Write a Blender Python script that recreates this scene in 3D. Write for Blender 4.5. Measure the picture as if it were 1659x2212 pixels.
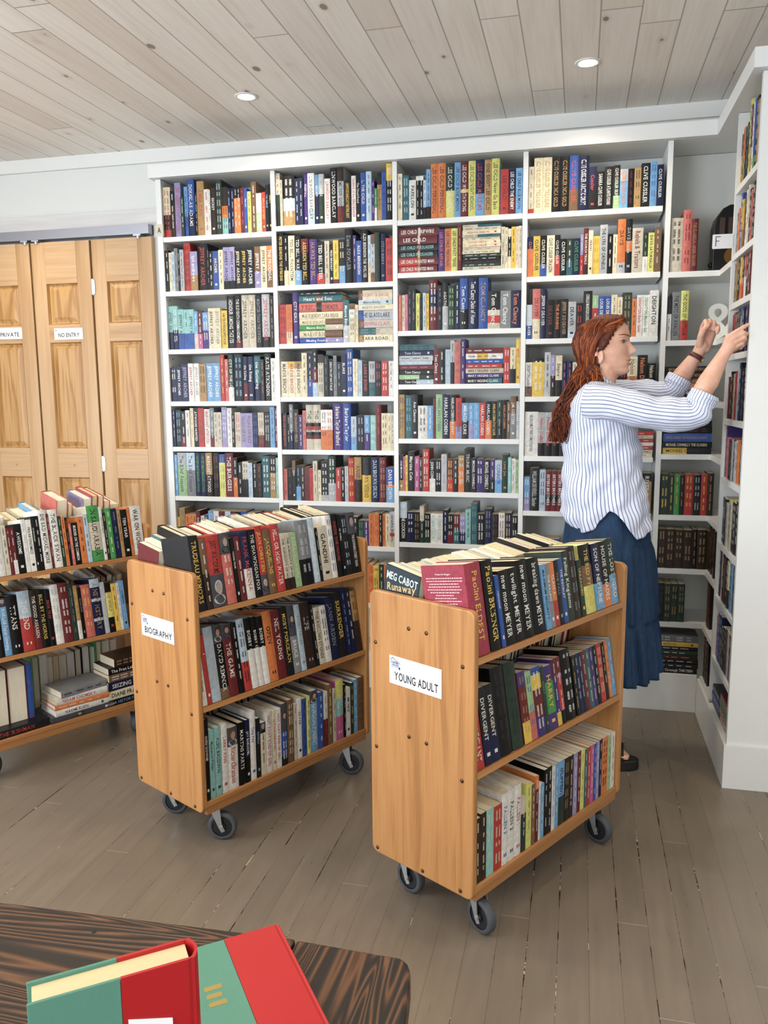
import bpy, math, random, re
from mathutils import Matrix, Vector, noise, Euler
random.seed(7)
R_ = random.Random(11)
C = bpy.context.scene.collection
PI = math.pi
for o in list(bpy.data.objects): bpy.data.objects.remove(o)

# ---------------- camera, world, lights, exposure ----------------
scn = bpy.context.scene
cam = bpy.data.cameras.new('camera'); camo = bpy.data.objects.new('camera', cam); C.objects.link(camo)
yaw, pitch, roll, F = 0.23556242, -0.14614225, -0.00870353, 1752.45
f = Vector((-math.sin(yaw)*math.cos(pitch), math.cos(yaw)*math.cos(pitch), math.sin(pitch)))
r0 = Vector((math.cos(yaw), math.sin(yaw), 0)); u0 = r0.cross(f)
rr = r0*math.cos(roll)+u0*math.sin(roll); uu = -r0*math.sin(roll)+u0*math.cos(roll)
camo.matrix_world = Matrix(((rr.x, uu.x, -f.x, .87333), (rr.y, uu.y, -f.y, -3.90904), (rr.z, uu.z, -f.z, 1.51795), (0, 0, 0, 1)))
cam.sensor_fit = 'HORIZONTAL'; cam.sensor_width = 36; cam.lens = F/1659*36; cam.clip_start = .02
scn.camera = camo
scn.view_settings.view_transform = 'Standard'; scn.view_settings.look = 'None'
scn.view_settings.gamma = 1; scn.view_settings.use_curve_mapping = False
scn.view_settings.exposure = 0.20
w = bpy.data.worlds.new('world'); scn.world = w; w.use_nodes = True
w.node_tree.nodes['Background'].inputs[0].default_value = (.85, .92, 1, 1)
w.node_tree.nodes['Background'].inputs[1].default_value = 1.0

def area(name, loc, target, sx, sy, power, col):
    l = bpy.data.lights.new(name, 'AREA'); l.shape = 'RECTANGLE'; l.size = sx; l.size_y = sy; l.energy = power; l.color = col
    o = bpy.data.objects.new(name, l); C.objects.link(o); o.location = loc
    o.rotation_euler = (Vector(target)-Vector(loc)).to_track_quat('-Z', 'Y').to_euler(); return o
DAY = (.88, .935, 1.0)
WARM = (1.0, .86, .66)
area('window_daylight', (-1.9, -6.35, 1.55), (-1.6, 0, 1.5), 2.2, 1.7, 140, DAY)  # daylight of unseen windows, added to light the room from behind and left
area('window_daylight', (1.9, -6.35, 1.55), (1.9, 0, 1.4), 2.2, 1.7, 30, DAY)
area('window_daylight', (-3.32, -3.4, 1.55), (0, -2.6, 1.6), 2.4, 1.6, 100, DAY)
DOWNLIGHTS = [(x, y) for y in (-.335, -1.85, -3.35, -4.85) for x in (-2.06, -.595, .871, 2.33)]
DL_POWER = 6.6

# ---------------- helpers ----------------
def lin(h):
    c = [int(h[i:i+2], 16)/255 for i in (0, 2, 4)]
    return tuple(x/12.92 if x <= .04045 else ((x+.055)/1.055)**2.4 for x in c)
def nt(name):
    m = bpy.data.materials.new(name); m.use_nodes = True; n = m.node_tree
    return m, n, n.nodes['Principled BSDF']
def mat(name, col, rough=.5, metal=0, noise_amt=0, noise_scale=20, bump=0, spec=None):
    m, n, b = nt(name)
    c = lin(col) if isinstance(col, str) else col
    b.inputs['Base Color'].default_value = (*c, 1); b.inputs['Roughness'].default_value = rough; b.inputs['Metallic'].default_value = metal
    if spec is not None: b.inputs['Specular IOR Level'].default_value = spec
    if noise_amt or bump:
        tc = n.nodes.new('ShaderNodeTexCoord'); no = n.nodes.new('ShaderNodeTexNoise'); no.inputs['Scale'].default_value = noise_scale; no.inputs['Detail'].default_value = 5
        n.links.new(tc.outputs['Object'], no.inputs['Vector'])
        mx = n.nodes.new('ShaderNodeMix'); mx.data_type = 'RGBA'; mx.inputs[6].default_value = (*[x*(1-noise_amt) for x in c], 1); mx.inputs[7].default_value = (*[min(1, x*(1+noise_amt)) for x in c], 1)
        n.links.new(no.outputs[0], mx.inputs[0]); n.links.new(mx.outputs[2], b.inputs['Base Color'])
        if bump:
            bp = n.nodes.new('ShaderNodeBump'); bp.inputs['Strength'].default_value = bump; bp.inputs['Distance'].default_value = .002
            n.links.new(no.outputs[0], bp.inputs['Height']); n.links.new(bp.outputs[0], b.inputs['Normal'])
    return m
class NB:
    """small node builder"""
    def __init__(s, n): s.n = n
    def N(s, t, **k):
        x = s.n.nodes.new(t)
        for a, b in k.items(): setattr(x, a, b)
        return x
    def put(s, x, i, v):
        if isinstance(v, bpy.types.NodeSocket): s.n.links.new(v, x.inputs[i])
        else: x.inputs[i].default_value = v
    def math(s, op, a, b=0., c=None):
        x = s.N('ShaderNodeMath', operation=op); s.put(x, 0, a); s.put(x, 1, b)
        if c is not None: s.put(x, 2, c)
        return x.outputs[0]
    def sep(s, v): x = s.N('ShaderNodeSeparateXYZ'); s.put(x, 0, v); return x.outputs
    def comb(s, a, b, c): x = s.N('ShaderNodeCombineXYZ'); s.put(x, 0, a); s.put(x, 1, b); s.put(x, 2, c); return x.outputs[0]
    def noise(s, v, sc, det=4, rough=.5, dist=0.):
        x = s.N('ShaderNodeTexNoise'); s.put(x, 'Vector', v); s.put(x, 'Scale', sc); s.put(x, 'Detail', det); s.put(x, 'Roughness', rough); s.put(x, 'Distortion', dist); return x.outputs[0]
    def white(s, v): x = s.N('ShaderNodeTexWhiteNoise', noise_dimensions='3D'); s.put(x, 'Vector', v); return x.outputs[0]
    def ramp(s, v, stops):
        x = s.N('ShaderNodeValToRGB'); e = x.color_ramp.elements
        while len(e) < len(stops): e.new(.5)
        for i, (p, c) in enumerate(stops): e[i].position = p; e[i].color = (*c, 1) if len(c) == 3 else c
        s.put(x, 0, v); return x.outputs[0]
    def mix(s, f, a, b, mode='MIX'):
        x = s.N('ShaderNodeMix', data_type='RGBA', blend_type=mode); s.put(x, 0, f)
        s.put(x, 6, (*a, 1) if isinstance(a, tuple) else a); s.put(x, 7, (*b, 1) if isinstance(b, tuple) else b); return x.outputs[2]
    def bump(s, h, st=.3, d=.002):
        x = s.N('ShaderNodeBump'); s.put(x, 'Height', h); s.put(x, 'Strength', st); s.put(x, 'Distance', d); return x.outputs[0]
def g(v): return (v, v, v)
def wood(name, c_dark, c_mid, c_light, axis=2, scale=1., rough=.35, ring=.5, contrast=1., bumps=.08, wob=.35):
    """grain runs along the given object axis"""
    m, n, b = nt(name); k = NB(n)
    tc = k.N('ShaderNodeTexCoord'); s = k.sep(tc.outputs['Object'])
    a = [s[0], s[1], s[2]]; st = [12*scale]*3; st[axis] = .9*scale
    v = k.comb(*[k.math('MULTIPLY', a[i], st[i]) for i in range(3)])
    big = k.noise(v, .8, 3, .5, wob)
    wv = k.math('MULTIPLY', big, 26.*ring); wv = k.math('SINE', wv); wv = k.math('MULTIPLY_ADD', wv, .5, .5)
    st2 = [130*scale]*3; st2[axis] = 3*scale
    fine = k.noise(k.comb(*[k.math('MULTIPLY', a[i], st2[i]) for i in range(3)]), 1, 3, .6)
    t = k.math('ADD', k.math('MULTIPLY', wv, .55*contrast), k.math('MULTIPLY', fine, .6)); 
    col = k.ramp(t, [(.15, lin(c_dark)), (.5, lin(c_mid)), (.9, lin(c_light))])
    n.links.new(col, b.inputs['Base Color']); b.inputs['Roughness'].default_value = rough
    n.links.new(k.bump(fine, bumps), b.inputs['Normal'])
    return m
class MB:
    def __init__(s): s.v = []; s.f = []; s.c = []; s.m = []
    def face(s, pts, col=(1, 1, 1), mi=0):
        i = len(s.v); s.v.extend(pts); s.f.append(list(range(i, i+len(pts)))); s.c.append(col); s.m.append(mi)
    def mesh(s, vs, fs, col=(1, 1, 1), mi=0):
        i = len(s.v); s.v.extend(vs)
        for q in fs: s.f.append([i+j for j in q]); s.c.append(col); s.m.append(mi)
    def box(s, x0, x1, y0, y1, z0, z1, col=(1, 1, 1), mi=0, M=None):
        vs = [Vector((x, y, z)) for x in (x0, x1) for y in (y0, y1) for z in (z0, z1)]
        if M: vs = [M @ v for v in vs]
        s.mesh(vs, [(0, 1, 3, 2), (4, 6, 7, 5), (0, 4, 5, 1), (2, 3, 7, 6), (0, 2, 6, 4), (1, 5, 7, 3)], col, mi); return s
    def prism(s, prof, a0, a1, axis='x', col=(1, 1, 1), mi=0):
        """prof: 2d polygon in the two remaining axes"""
        n_ = len(prof)
        def P(a, p): return Vector({'x': (a, p[0], p[1]), 'y': (p[0], a, p[1]), 'z': (p[0], p[1], a)}[axis])
        vs = [P(a0, p) for p in prof]+[P(a1, p) for p in prof]
        fs = [tuple(range(n_))[::-1], tuple(range(n_, 2*n_))]+[(i, (i+1) % n_, n_+(i+1) % n_, n_+i) for i in range(n_)]
        s.mesh(vs, fs, col, mi); return s
    def cyl(s, p0, p1, r0, r1=None, n=20, col=(1, 1, 1), mi=0, caps=True):
        p0 = Vector(p0); p1 = Vector(p1); r1 = r0 if r1 is None else r1
        d = (p1-p0).normalized(); a = d.orthogonal().normalized(); b = d.cross(a)
        vs = [p0+(a*math.cos(2*PI*i/n)+b*math.sin(2*PI*i/n))*r0 for i in range(n)]+[p1+(a*math.cos(2*PI*i/n)+b*math.sin(2*PI*i/n))*r1 for i in range(n)]
        fs = [(i, (i+1) % n, n+(i+1) % n, n+i) for i in range(n)]
        if caps: fs += [tuple(range(n))[::-1], tuple(range(n, 2*n))]
        s.mesh(vs, fs, col, mi); return s
    def tube(s, pts, rad, n=8, col=(1, 1, 1), mi=0, flat=1.):
        pts = [Vector(p) for p in pts]; vs = []; up = None
        for i, p in enumerate(pts):
            d = (pts[min(i+1, len(pts)-1)]-pts[max(i-1, 0)]).normalized()
            if up is None: up = d.orthogonal().normalized()
            a = (up-d*up.dot(d)).normalized(); up = a; b = d.cross(a); r = rad[i] if isinstance(rad, (list, tuple)) else rad
            vs += [p+(a*math.cos(2*PI*j/n)+b*math.sin(2*PI*j/n)*flat)*r for j in range(n)]
        k = len(pts); fs = [(i*n+j, i*n+(j+1) % n, (i+1)*n+(j+1) % n, (i+1)*n+j) for i in range(k-1) for j in range(n)]
        fs += [tuple(range(n))[::-1], tuple(range((k-1)*n, k*n))]
        s.mesh(vs, fs, col, mi); return s
    def ball(s, c, r, n=16, col=(1, 1, 1), mi=0, sc=(1, 1, 1), M=None):
        c = Vector(c); vs = []
        for i in range(n//2+1):
            t = PI*i/(n//2)
            for j in range(n):
                q = Vector((math.sin(t)*math.cos(2*PI*j/n)*sc[0], math.sin(t)*math.sin(2*PI*j/n)*sc[1], math.cos(t)*sc[2]))*r
                vs.append(c+((M @ q) if M else q))
        fs = [(i*n+j, (i+1)*n+j, (i+1)*n+(j+1) % n, i*n+(j+1) % n) for i in range(n//2) for j in range(n)]
        s.mesh(vs, fs, col, mi); return s
    def capsule(s, p0, p1, r0, r1, n=14, fl=1., side=None):
        p0 = Vector(p0); p1 = Vector(p1); d = (p1-p0).normalized()
        a = Vector(side).normalized() if side else d.orthogonal().normalized(); a = (a-d*a.dot(d)).normalized(); b = d.cross(a); vs = []; rings = []
        for i in range(5): t = PI/2*(1-i/4.); rings.append((p0-d*r0*math.sin(t), r0*math.cos(t)))
        for i in range(5): t = PI/2*i/4.; rings.append((p1+d*r1*math.sin(t), r1*math.cos(t)))
        for c, r in rings: vs += [c+(a*math.cos(2*PI*j/n)+b*math.sin(2*PI*j/n)*fl)*max(r, 1e-5) for j in range(n)]
        fs = [(i*n+j, i*n+(j+1) % n, (i+1)*n+(j+1) % n, (i+1)*n+j) for i in range(9) for j in range(n)]
        s.mesh(vs, fs); return s
    def build(s, name, mats, parent=None, smooth=False, M=None, bevel=0, loc=None):
        me = bpy.data.meshes.new(name); me.from_pydata([tuple(v) for v in s.v], [], s.f); 
        if not isinstance(mats, (list, tuple)): mats = [mats]
        for m in mats: me.materials.append(m)
        me.polygons.foreach_set('material_index', s.m)
        if smooth: me.polygons.foreach_set('use_smooth', [True]*len(s.f))
        if any(c != (1, 1, 1) for c in s.c):
            at = me.color_attributes.new('Col', 'FLOAT_COLOR', 'CORNER'); buf = []
            for q, c in zip(s.f, s.c): buf += [c[0], c[1], c[2], 1.]*len(q)
            at.data.foreach_set('color', buf)
        me.update()
        o = bpy.data.objects.new(name, me); C.objects.link(o)
        if parent: o.parent = parent
        if M is not None: o.matrix_local = M
        if loc: o.location = loc
        if bevel:
            b = o.modifiers.new('b', 'BEVEL'); b.width = bevel; b.segments = 2; b.limit_method = 'ANGLE'
        return o
def empty(name, M=None, loc=None, rz=0):
    o = bpy.data.objects.new(name, None); C.objects.link(o); o.empty_display_size = .05
    if M is not None: o.matrix_world = M
    elif loc: o.matrix_world = Matrix.Translation(loc) @ Matrix.Rotation(rz, 4, 'Z')
    return o
def tag(o, label=None, cat=None, group=None, kind=None):
    for k, v in (('label', label), ('category', cat), ('group', group), ('kind', kind)):
        if v: o[k] = v
    return o
def S(o): o['kind'] = 'structure'; return o
def rnd_rect(x0, x1, y0, y1, r, n=5, corners=(1, 1, 1, 1)):
    P = []
    for (cx, cy, a, k) in ((x1, y1, 0, 0), (x0, y1, 90, 1), (x0, y0, 180, 2), (x1, y0, 270, 3)):
        if not corners[k]: P.append((cx, cy)); continue
        sx = -1 if cx == x1 else 1; sy = -1 if cy == y1 else 1
        for i in range(n+1):
            t = math.radians(a+90*i/n); P.append((cx+sx*r+math.cos(t)*r, cy+sy*r+math.sin(t)*r))
    return P

# glyph cache: each character turned into a flat mesh once
CH = "ABCDEFGHIJKLMNOPQRSTUVWXYZabcdefghijklmnopqrstuvwxyz0123456789.'&(),!#-"
GL = {}
def make_glyphs():
    obs = []
    for ch in CH:
        cu = bpy.data.curves.new('glyph', 'FONT'); cu.body = ch; cu.resolution_u = 2; cu.offset = .016
        o = bpy.data.objects.new('glyph', cu); C.objects.link(o); obs.append(o)
    dg = bpy.context.evaluated_depsgraph_get(); dg.update()
    for ch, o in zip(CH, obs):
        me = bpy.data.meshes.new_from_object(o.evaluated_get(dg))
        vs = [(v.co.x, v.co.y) for v in me.vertices]; fs = [tuple(q.vertices) for q in me.polygons]
        x0 = min(v[0] for v in vs); x1 = max(v[0] for v in vs)
        GL[ch] = ([(a-x0, b) for a, b in vs], fs, x1-x0)
        bpy.data.meshes.remove(me)
    for o in obs:
        cu = o.data; bpy.data.objects.remove(o); bpy.data.curves.remove(cu)
make_glyphs()
def text2d(t, gap=.09, space=.3):
    """-> verts, faces, total width (cap height about .7)"""
    V = []; Fc = []; x = 0
    for ch in t:
        if ch == ' ': x += space; continue
        gl = GL.get(ch)
        if not gl: x += space; continue
        i = len(V); V += [(a+x, b) for a, b in gl[0]]; Fc += [tuple(i+j for j in q) for q in gl[1]]; x += gl[2]+gap
    return V, Fc, max(x-gap, .01)
def put_text(mb, t, M, width, height, col, center=True):
    """text in the XY plane of M, fitted to width x cap height"""
    V, Fc, W_ = text2d(t); sx = width/W_; sy = height/.7
    mb.mesh([M @ Vector(((a*sx-(width/2 if center else 0)), b*sy-(height/2 if center else 0), 0)) for a, b in V], Fc, col)

# ---------------- materials ----------------
def ceiling_mat():
    m, n, b = nt('whitewashed_pine'); k = NB(n)
    tc = k.N('ShaderNodeTexCoord'); s = k.sep(tc.outputs['Object'])
    u = k.math('DIVIDE', k.math('ADD', s[0], 10.03), .1385); idx = k.math('FLOOR', u); fr = k.math('FRACT', u)
    off = k.white(k.comb(idx, 3., 1.)); yy = k.math('ADD', s[1], k.math('MULTIPLY', off, 7.))
    seg = k.math('FLOOR', k.math('DIVIDE', yy, 4.1)); sfr = k.math('FRACT', k.math('DIVIDE', yy, 4.1))
    rnd = k.white(k.comb(idx, seg, 5.))
    gr = k.noise(k.comb(k.math('MULTIPLY', s[0], 60.), k.math('MULTIPLY', yy, 2.2), k.math('MULTIPLY', rnd, 30.)), 1., 4, .6, .4)
    big = k.noise(k.comb(k.math('MULTIPLY', s[0], 9.), k.math('MULTIPLY', yy, 1.1), k.math('MULTIPLY', rnd, 50.)), 1., 3)
    base = k.ramp(k.math('ADD', k.math('MULTIPLY', gr, .55), k.math('MULTIPLY', big, .45)), [(.3, lin('e2ddd6')), (.5, lin('efebe6')), (.7, lin('f6f3ef'))])
    tint = k.ramp(rnd, [(0, lin('ebe5df')), (.55, lin('f8f4ee')), (.8, lin('f2eee8')), (1, lin('e2d7cb'))])
    col = k.mix(.75, base, tint, 'MULTIPLY')
    # knots
    vo = k.N('ShaderNodeTexVoronoi', feature='F1'); k.put(vo, 'Vector', k.comb(k.math('MULTIPLY', s[0], 7.5), k.math('MULTIPLY', yy, 4.2), k.math('MULTIPLY', idx, 1.7))); vo.inputs['Scale'].default_value = 1.
    vsel = k.white(vo.outputs['Position'])
    kn = k.math('MULTIPLY', k.math('LESS_THAN', vo.outputs['Distance'], k.math('MULTIPLY', vsel, .12)), k.math('GREATER_THAN', vsel, .35))
    soft = k.math('MULTIPLY', k.math('SUBTRACT', 1., k.math('MINIMUM', k.math('MULTIPLY', vo.outputs['Distance'], 5.5), 1.)), k.math('GREATER_THAN', vsel, .35))
    col = k.mix(k.math('MULTIPLY', soft, .5), col, lin('a08f80'))
    col = k.mix(k.math('MULTIPLY', kn, .75), col, lin('6d5a4b'))
    edge = k.math('LESS_THAN', k.math('MINIMUM', fr, k.math('SUBTRACT', 1., fr)), .018)
    end = k.math('LESS_THAN', sfr, .0016)
    g_ = k.math('MAXIMUM', edge, end)
    col = k.mix(k.math('MULTIPLY', g_, .62), col, lin('6f6459'))
    n.links.new(col, b.inputs['Base Color']); b.inputs['Roughness'].default_value = .55
    n.links.new(k.bump(k.math('SUBTRACT', 1., g_), .5, .003), b.inputs['Normal'])
    return m
def floor_mat():
    m, n, b = nt('painted_plank_floor'); k = NB(n)
    tc = k.N('ShaderNodeTexCoord'); s = k.sep(tc.outputs['Object'])
    u = k.math('DIVIDE', k.math('ADD', s[0], 10.02), .083); idx = k.math('FLOOR', u); fr = k.math('FRACT', u)
    off = k.white(k.comb(idx, 3., 2.)); yy = k.math('ADD', s[1], k.math('MULTIPLY', off, 5.))
    q = k.math('DIVIDE', yy, 1.35); seg = k.math('FLOOR', q); sfr = k.math('FRACT', q)
    rnd = k.white(k.comb(idx, seg, 5.))
    big = k.noise(tc.outputs['Object'], 1.6, 5, .6); fine = k.noise(k.comb(k.math('MULTIPLY', s[0], 40.), k.math('MULTIPLY', s[1], 3.), 0.), 1., 4, .6)
    t = k.math('ADD', k.math('MULTIPLY', big, .5), k.math('ADD', k.math('MULTIPLY', rnd, .10), k.math('MULTIPLY', fine, .40)))
    col = k.ramp(t, [(.25, lin('675e53')), (.5, lin('72685c')), (.75, lin('7e7367'))])
    # cracks between boards: width and colour vary along the board
    cr = k.noise(k.comb(k.math('MULTIPLY', k.math('ROUND', u), 3.7), k.math('MULTIPLY', s[1], 6.), 0.), 1., 4, .75)
    sel = k.white(k.comb(k.math('ROUND', u), 8., 1.))
    e = k.math('MINIMUM', fr, k.math('SUBTRACT', 1., fr))
    wd = k.math('MULTIPLY', k.math('SUBTRACT', cr, .455), k.math('MULTIPLY_ADD', k.math('POWER', sel, 4.), .17, .05))
    edge = k.math('LESS_THAN', e, k.math('MAXIMUM', wd, .010))
    ends = k.math('MULTIPLY', k.math('LESS_THAN', sfr, .0012), k.math('GREATER_THAN', rnd, .5))
    light = k.math('GREATER_THAN', k.noise(k.comb(k.math('MULTIPLY', k.math('ROUND', u), 5.3), k.math('MULTIPLY', s[1], 9.), 3.), 1., 4, .8), .56)
    cc = k.mix(light, lin('2a211a'), lin('b3a48f'))
    deep = k.math('MULTIPLY', edge, k.math('LESS_THAN', .008, wd))
    col = k.mix(k.math('MULTIPLY', edge, .6), col, lin('4c433a')); col = k.mix(deep, col, cc); col = k.mix(k.math('MULTIPLY', ends, .7), col, lin('b9ac98'))
    n.links.new(col, b.inputs['Base Color'])
    n.links.new(k.ramp(fine, [(.3, g(.27)), (.7, g(.40))]), b.inputs['Roughness'])
    n.links.new(k.bump(k.math('ADD', k.math('SUBTRACT', 1., k.math('MULTIPLY', edge, .8)), k.math('MULTIPLY', fine, .25)), .25, .002), b.inputs['Normal'])
    return m
M_CEIL = ceiling_mat(); M_FLOOR = floor_mat()
M_WALL = mat('wall_paint', 'd3d5d2', .7, noise_amt=.02, noise_scale=3)
M_WHITE = mat('white_shelf_paint', 'd9dbda', .38, noise_amt=.015, noise_scale=8)
M_TRIM = mat('white_trim', 'd9dad7', .5)
M_HEADER = wood('greywashed_board', 'bdbbbb', 'c9c7c6', 'd4d2d0', axis=0, scale=1.2, rough=.6)
M_TRACK = mat('brushed_metal_track', 'a9abb6', .28, .75)
M_STEEL = mat('zinc_steel', 'c2c6cb', .3, .85)
M_OAK = wood('oak_veneer', '8f5f34', 'ad7a48', 'c0905c', axis=2, scale=2.0, rough=.36, ring=.6, contrast=.6)
M_OAKX = wood('oak_board', '94643a', 'ae7b4a', 'bf8f5d', axis=0, scale=1.2, rough=.36, ring=.45, contrast=.7)
M_PINE = wood('pine_stile', 'a07a4c', 'b9946a', 'c9a880', axis=2, scale=.9, rough=.42, ring=.55, contrast=.7)
M_PINER = wood('pine_rail', 'a07a4c', 'b8936a', 'c8a780', axis=0, scale=.9, rough=.42, ring=.55, contrast=.7)
M_PINEP = wood('pine_panel', '93672f', 'ab7f4a', 'be955f', axis=2, scale=1.5, rough=.42, ring=1.3, contrast=1.)
M_PAPER = mat('sign_paper', 'eceef2', .7)
M_INK = mat('black_ink', '15151a', .6)
M_RUBBER = mat('grey_rubber', '43474d', .6)
M_BLACKP = mat('black_plastic', '1b1d20', .4)
M_SCREW = mat('bronze_screw', '5e4636', .3, .9)

# ---------------- room shell ----------------
XL, XR, YF, YB, ZC = -3.4, 3.2, -6.5, .28, 2.82
S(MB().box(XL, XR, YF, YB, -.05, 0).build('floor', M_FLOOR))
S(MB().box(XL, XR, YF, YB, ZC, ZC+.05).build('ceiling', M_CEIL))
S(MB().box(XL, XR, YB, YB+.08, 0, ZC).build('wall_back', M_WALL))
S(MB().box(XR, XR+.08, YF, YB, 0, ZC).build('wall_right', M_WALL))
def window_wall(name, horiz, fixed, a0, a1, wins, thick, mt):
    """wall with rectangular openings; wins: (a_start, a_end, z0, z1)"""
    b = MB(); xs = [a0]+[v for w_ in wins for v in w_[:2]]+[a1]
    def bx(p, q, z0, z1):
        if horiz: b.box(p, q, fixed-thick, fixed, z0, z1)
        else: b.box(fixed-thick, fixed, p, q, z0, z1)
    for i in range(0, len(xs), 2): bx(xs[i], xs[i+1], 0, ZC)
    for w_ in wins: bx(w_[0], w_[1], 0, w_[2]); bx(w_[0], w_[1], w_[3], ZC)
    return S(b.build(name, mt))
window_wall('wall_front', True, YF, XL, XR, [(-3.05, -.75, .7, 2.4), (.8, 3.0, .7, 2.4)], .1, M_WALL)
window_wall('wall_left', False, XL, YF, YB, [(-4.65, -2.15, .75, 2.35)], .1, M_WALL)
M_GLASS, _n, _b = nt('window_glass'); _b.inputs['Roughness'].default_value = .02; _b.inputs['Transmission Weight'].default_value = 1; _b.inputs['IOR'].default_value = 1.02
for i, (h, fx, a0, a1, z0, z1) in enumerate([(1, YF, -3.05, -.75, .7, 2.4), (1, YF, .8, 3.0, .7, 2.4), (0, XL, -4.65, -2.15, .75, 2.35)]):  # windows out of view, added because they light the room
    b = MB(); t = .05
    def bx(p, q, za, zb, d=.03):
        if h: b.box(p, q, fx-.06, fx-.06+d, za, zb)
        else: b.box(fx-.06, fx-.06+d, p, q, za, zb)
    bx(a0, a0+t, z0, z1); bx(a1-t, a1, z0, z1); bx(a0+t, a1-t, z0, z0+t); bx(a0+t, a1-t, z1-t, z1); bx((a0+a1)/2-.02, (a0+a1)/2+.02, z0+t, z1-t)
    wf = S(b.build('window_%d' % (i+1), M_TRIM)); b = MB(); bx(a0+t, a1-t, z0+t, z1-t, .004); b.build('pane', M_GLASS, wf)
S(MB().box(XL, XR, YB-.02, YB, 2.752, ZC).build('trim_1', M_TRIM))
# door casing, header board, door track
S(MB().box(XL, -1.24, YB-.035, YB, 2.425, 2.51).build('trim_2', M_HEADER))
S(MB().box(-1.395, -1.24, YB-.03, YB, 0, 2.425).build('trim_3', M_TRIM))
tr = S(MB().box(-2.9, -1.40, .20, .28, 2.375, 2.425).build('trim_4', M_TRACK))
for x in (-2.17, -2.10, -1.47): MB().cyl((x, .215, 2.352), (x, .215, 2.376), .011, n=10).box(x-.022, x+.022, .20, .232, 2.366, 2.3745).build('pivot_pin', M_STEEL, tr)
# bifold door leaves
def door_leaf(i, x0, x1, z0=.02, z1=2.362):
    y0, y1 = .215, .25; sw = .086; th = .0
    root = S(empty('door_%d' % i, loc=(x0, y0, 0)))
    W_ = x1-x0-.004
    rails = [(z0, z0+.23), (1.049, 1.215), (1.815, 1.912), (2.137, z1)]
    MB().box(0, sw, 0, .035, z0, z1).box(W_-sw, W_, 0, .035, z0, z1).build('stile', M_PINE, root, bevel=.003)
    b = MB()
    for a, c in rails: b.box(sw, W_-sw, .0005, .0345, a, c)
    b.build('rail', M_PINER, root)
    for a, c in ((z0+.23, 1.049), (1.215, 1.815), (1.912, 2.137)):
        p = MB(); xa, xb = sw, W_-sw
        def ring(d, y): return [Vector((xa+d, y, a+d)), Vector((xb-d, y, a+d)), Vector((xb-d, y, c-d)), Vector((xa+d, y, c-d))]
        R = [ring(0, .001), ring(.009, .015), ring(.014, .015), ring(.038, .006), ring(.04, .0055)]
        vs = [v for r in R for v in r]; fs = [(4*q+j, 4*q+(j+1) % 4, 4*q+4+(j+1) % 4, 4*q+4+j) for q in range(4) for j in range(4)]+[(16, 17, 18, 19)]
        p.mesh(vs, fs); p.box(xa, xb, .02, .03, a, c)
        p.build('panel', M_PINEP, root)
    return root
d1 = door_leaf(1, -2.522, -2.147); d2 = door_leaf(2, -2.140, -1.768); d3 = door_leaf(3, -1.760, -1.388)
for z in (2.11, 1.13, .35): MB().prism([(0, z-.045), (.012, z-.035), (.014, z), (.012, z+.035), (0, z+.045), (-.008, z+.04), (-.008, z-.04)], -.004, 0, 'y').build('hinge', M_STEEL, d3)
for d in (d1, d2): MB().ball((.19, -.003, 1.12), .005, 10, sc=(1, .6, 1)).build('screw', mat('brass', 'c9a24a', .3, .9), d)
def logo(mb, M, s, col):
    """small house outline above two lines of letters"""
    def bar(a, b, t):
        a = Vector((*a, 0)); b = Vector((*b, 0)); d = (b-a).normalized(); nn = Vector((-d.y, d.x, 0))*t
        mb.face([M @ (v*s) for v in (a-nn, b-nn, b+nn, a+nn)], col)
    bar((.02, .72), (.27, .95), .016); bar((.27, .95), (.58, .68), .016); bar((.58, .68), (.66, .74), .014); bar((.66, .74), (.95, .60), .014); bar((.95, .60), (.93, .52), .012)
    put_text(mb, 'CORNER', M @ Matrix.Translation((.42*s, .58*s, 0)), .8*s, .13*s, col); put_text(mb, 'HOUSE', M @ Matrix.Translation((.5*s, .40*s, 0)), .62*s, .13*s, col)
    bar((.06, .26), (.8, .26), .01); c = M @ Vector((.9*s, .22*s, 0)); 
    mb.face([M @ Vector((.9*s+.075*s*math.cos(t*PI/6), .22*s+.1*s*math.sin(t*PI/6), 0)) for t in range(12)], col)
def MF(o, x, y):  # matrix from origin + text axes
    x = Vector(x).normalized(); y = Vector(y).normalized(); z = x.cross(y)
    return Matrix(((x.x, y.x, z.x, o[0]), (x.y, y.y, z.y, o[1]), (x.z, y.z, z.z, o[2]), (0, 0, 0, 1)))
def door_sign(x0, x1, z0, z1, text, label, lg=True):
    r = tag(empty('door_sign', loc=((x0+x1)/2, .2145, z0)), label, 'sign')
    w_, h_ = x1-x0, z1-z0
    MB().box(-w_/2, w_/2, -.0015, 0, 0, h_).build('paper', M_PAPER, r)
    b = MB(); put_text(b, text, MF((0.003, -.002, h_*.40), (1, 0, 0), (0, 0, 1)), w_*.74, h_*.36, lin('15151a')); b.build('lettering', M_INK, r)
    if lg:
        b = MB(); logo(b, MF((-w_/2+.002, -.002, h_*.68), (1, 0, 0), (0, 0, 1)), .018, lin('30303a')); b.build('logo', M_INK, r)
door_sign(-2.023, -1.842, 1.829, 1.892, 'NO ENTRY', 'white paper sign reading NO ENTRY on the middle wooden door leaf')
door_sign(-2.40, -2.232, 1.840, 1.903, 'PRIVATE', 'white paper sign reading PRIVATE on the leftmost wooden door leaf', False)

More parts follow.
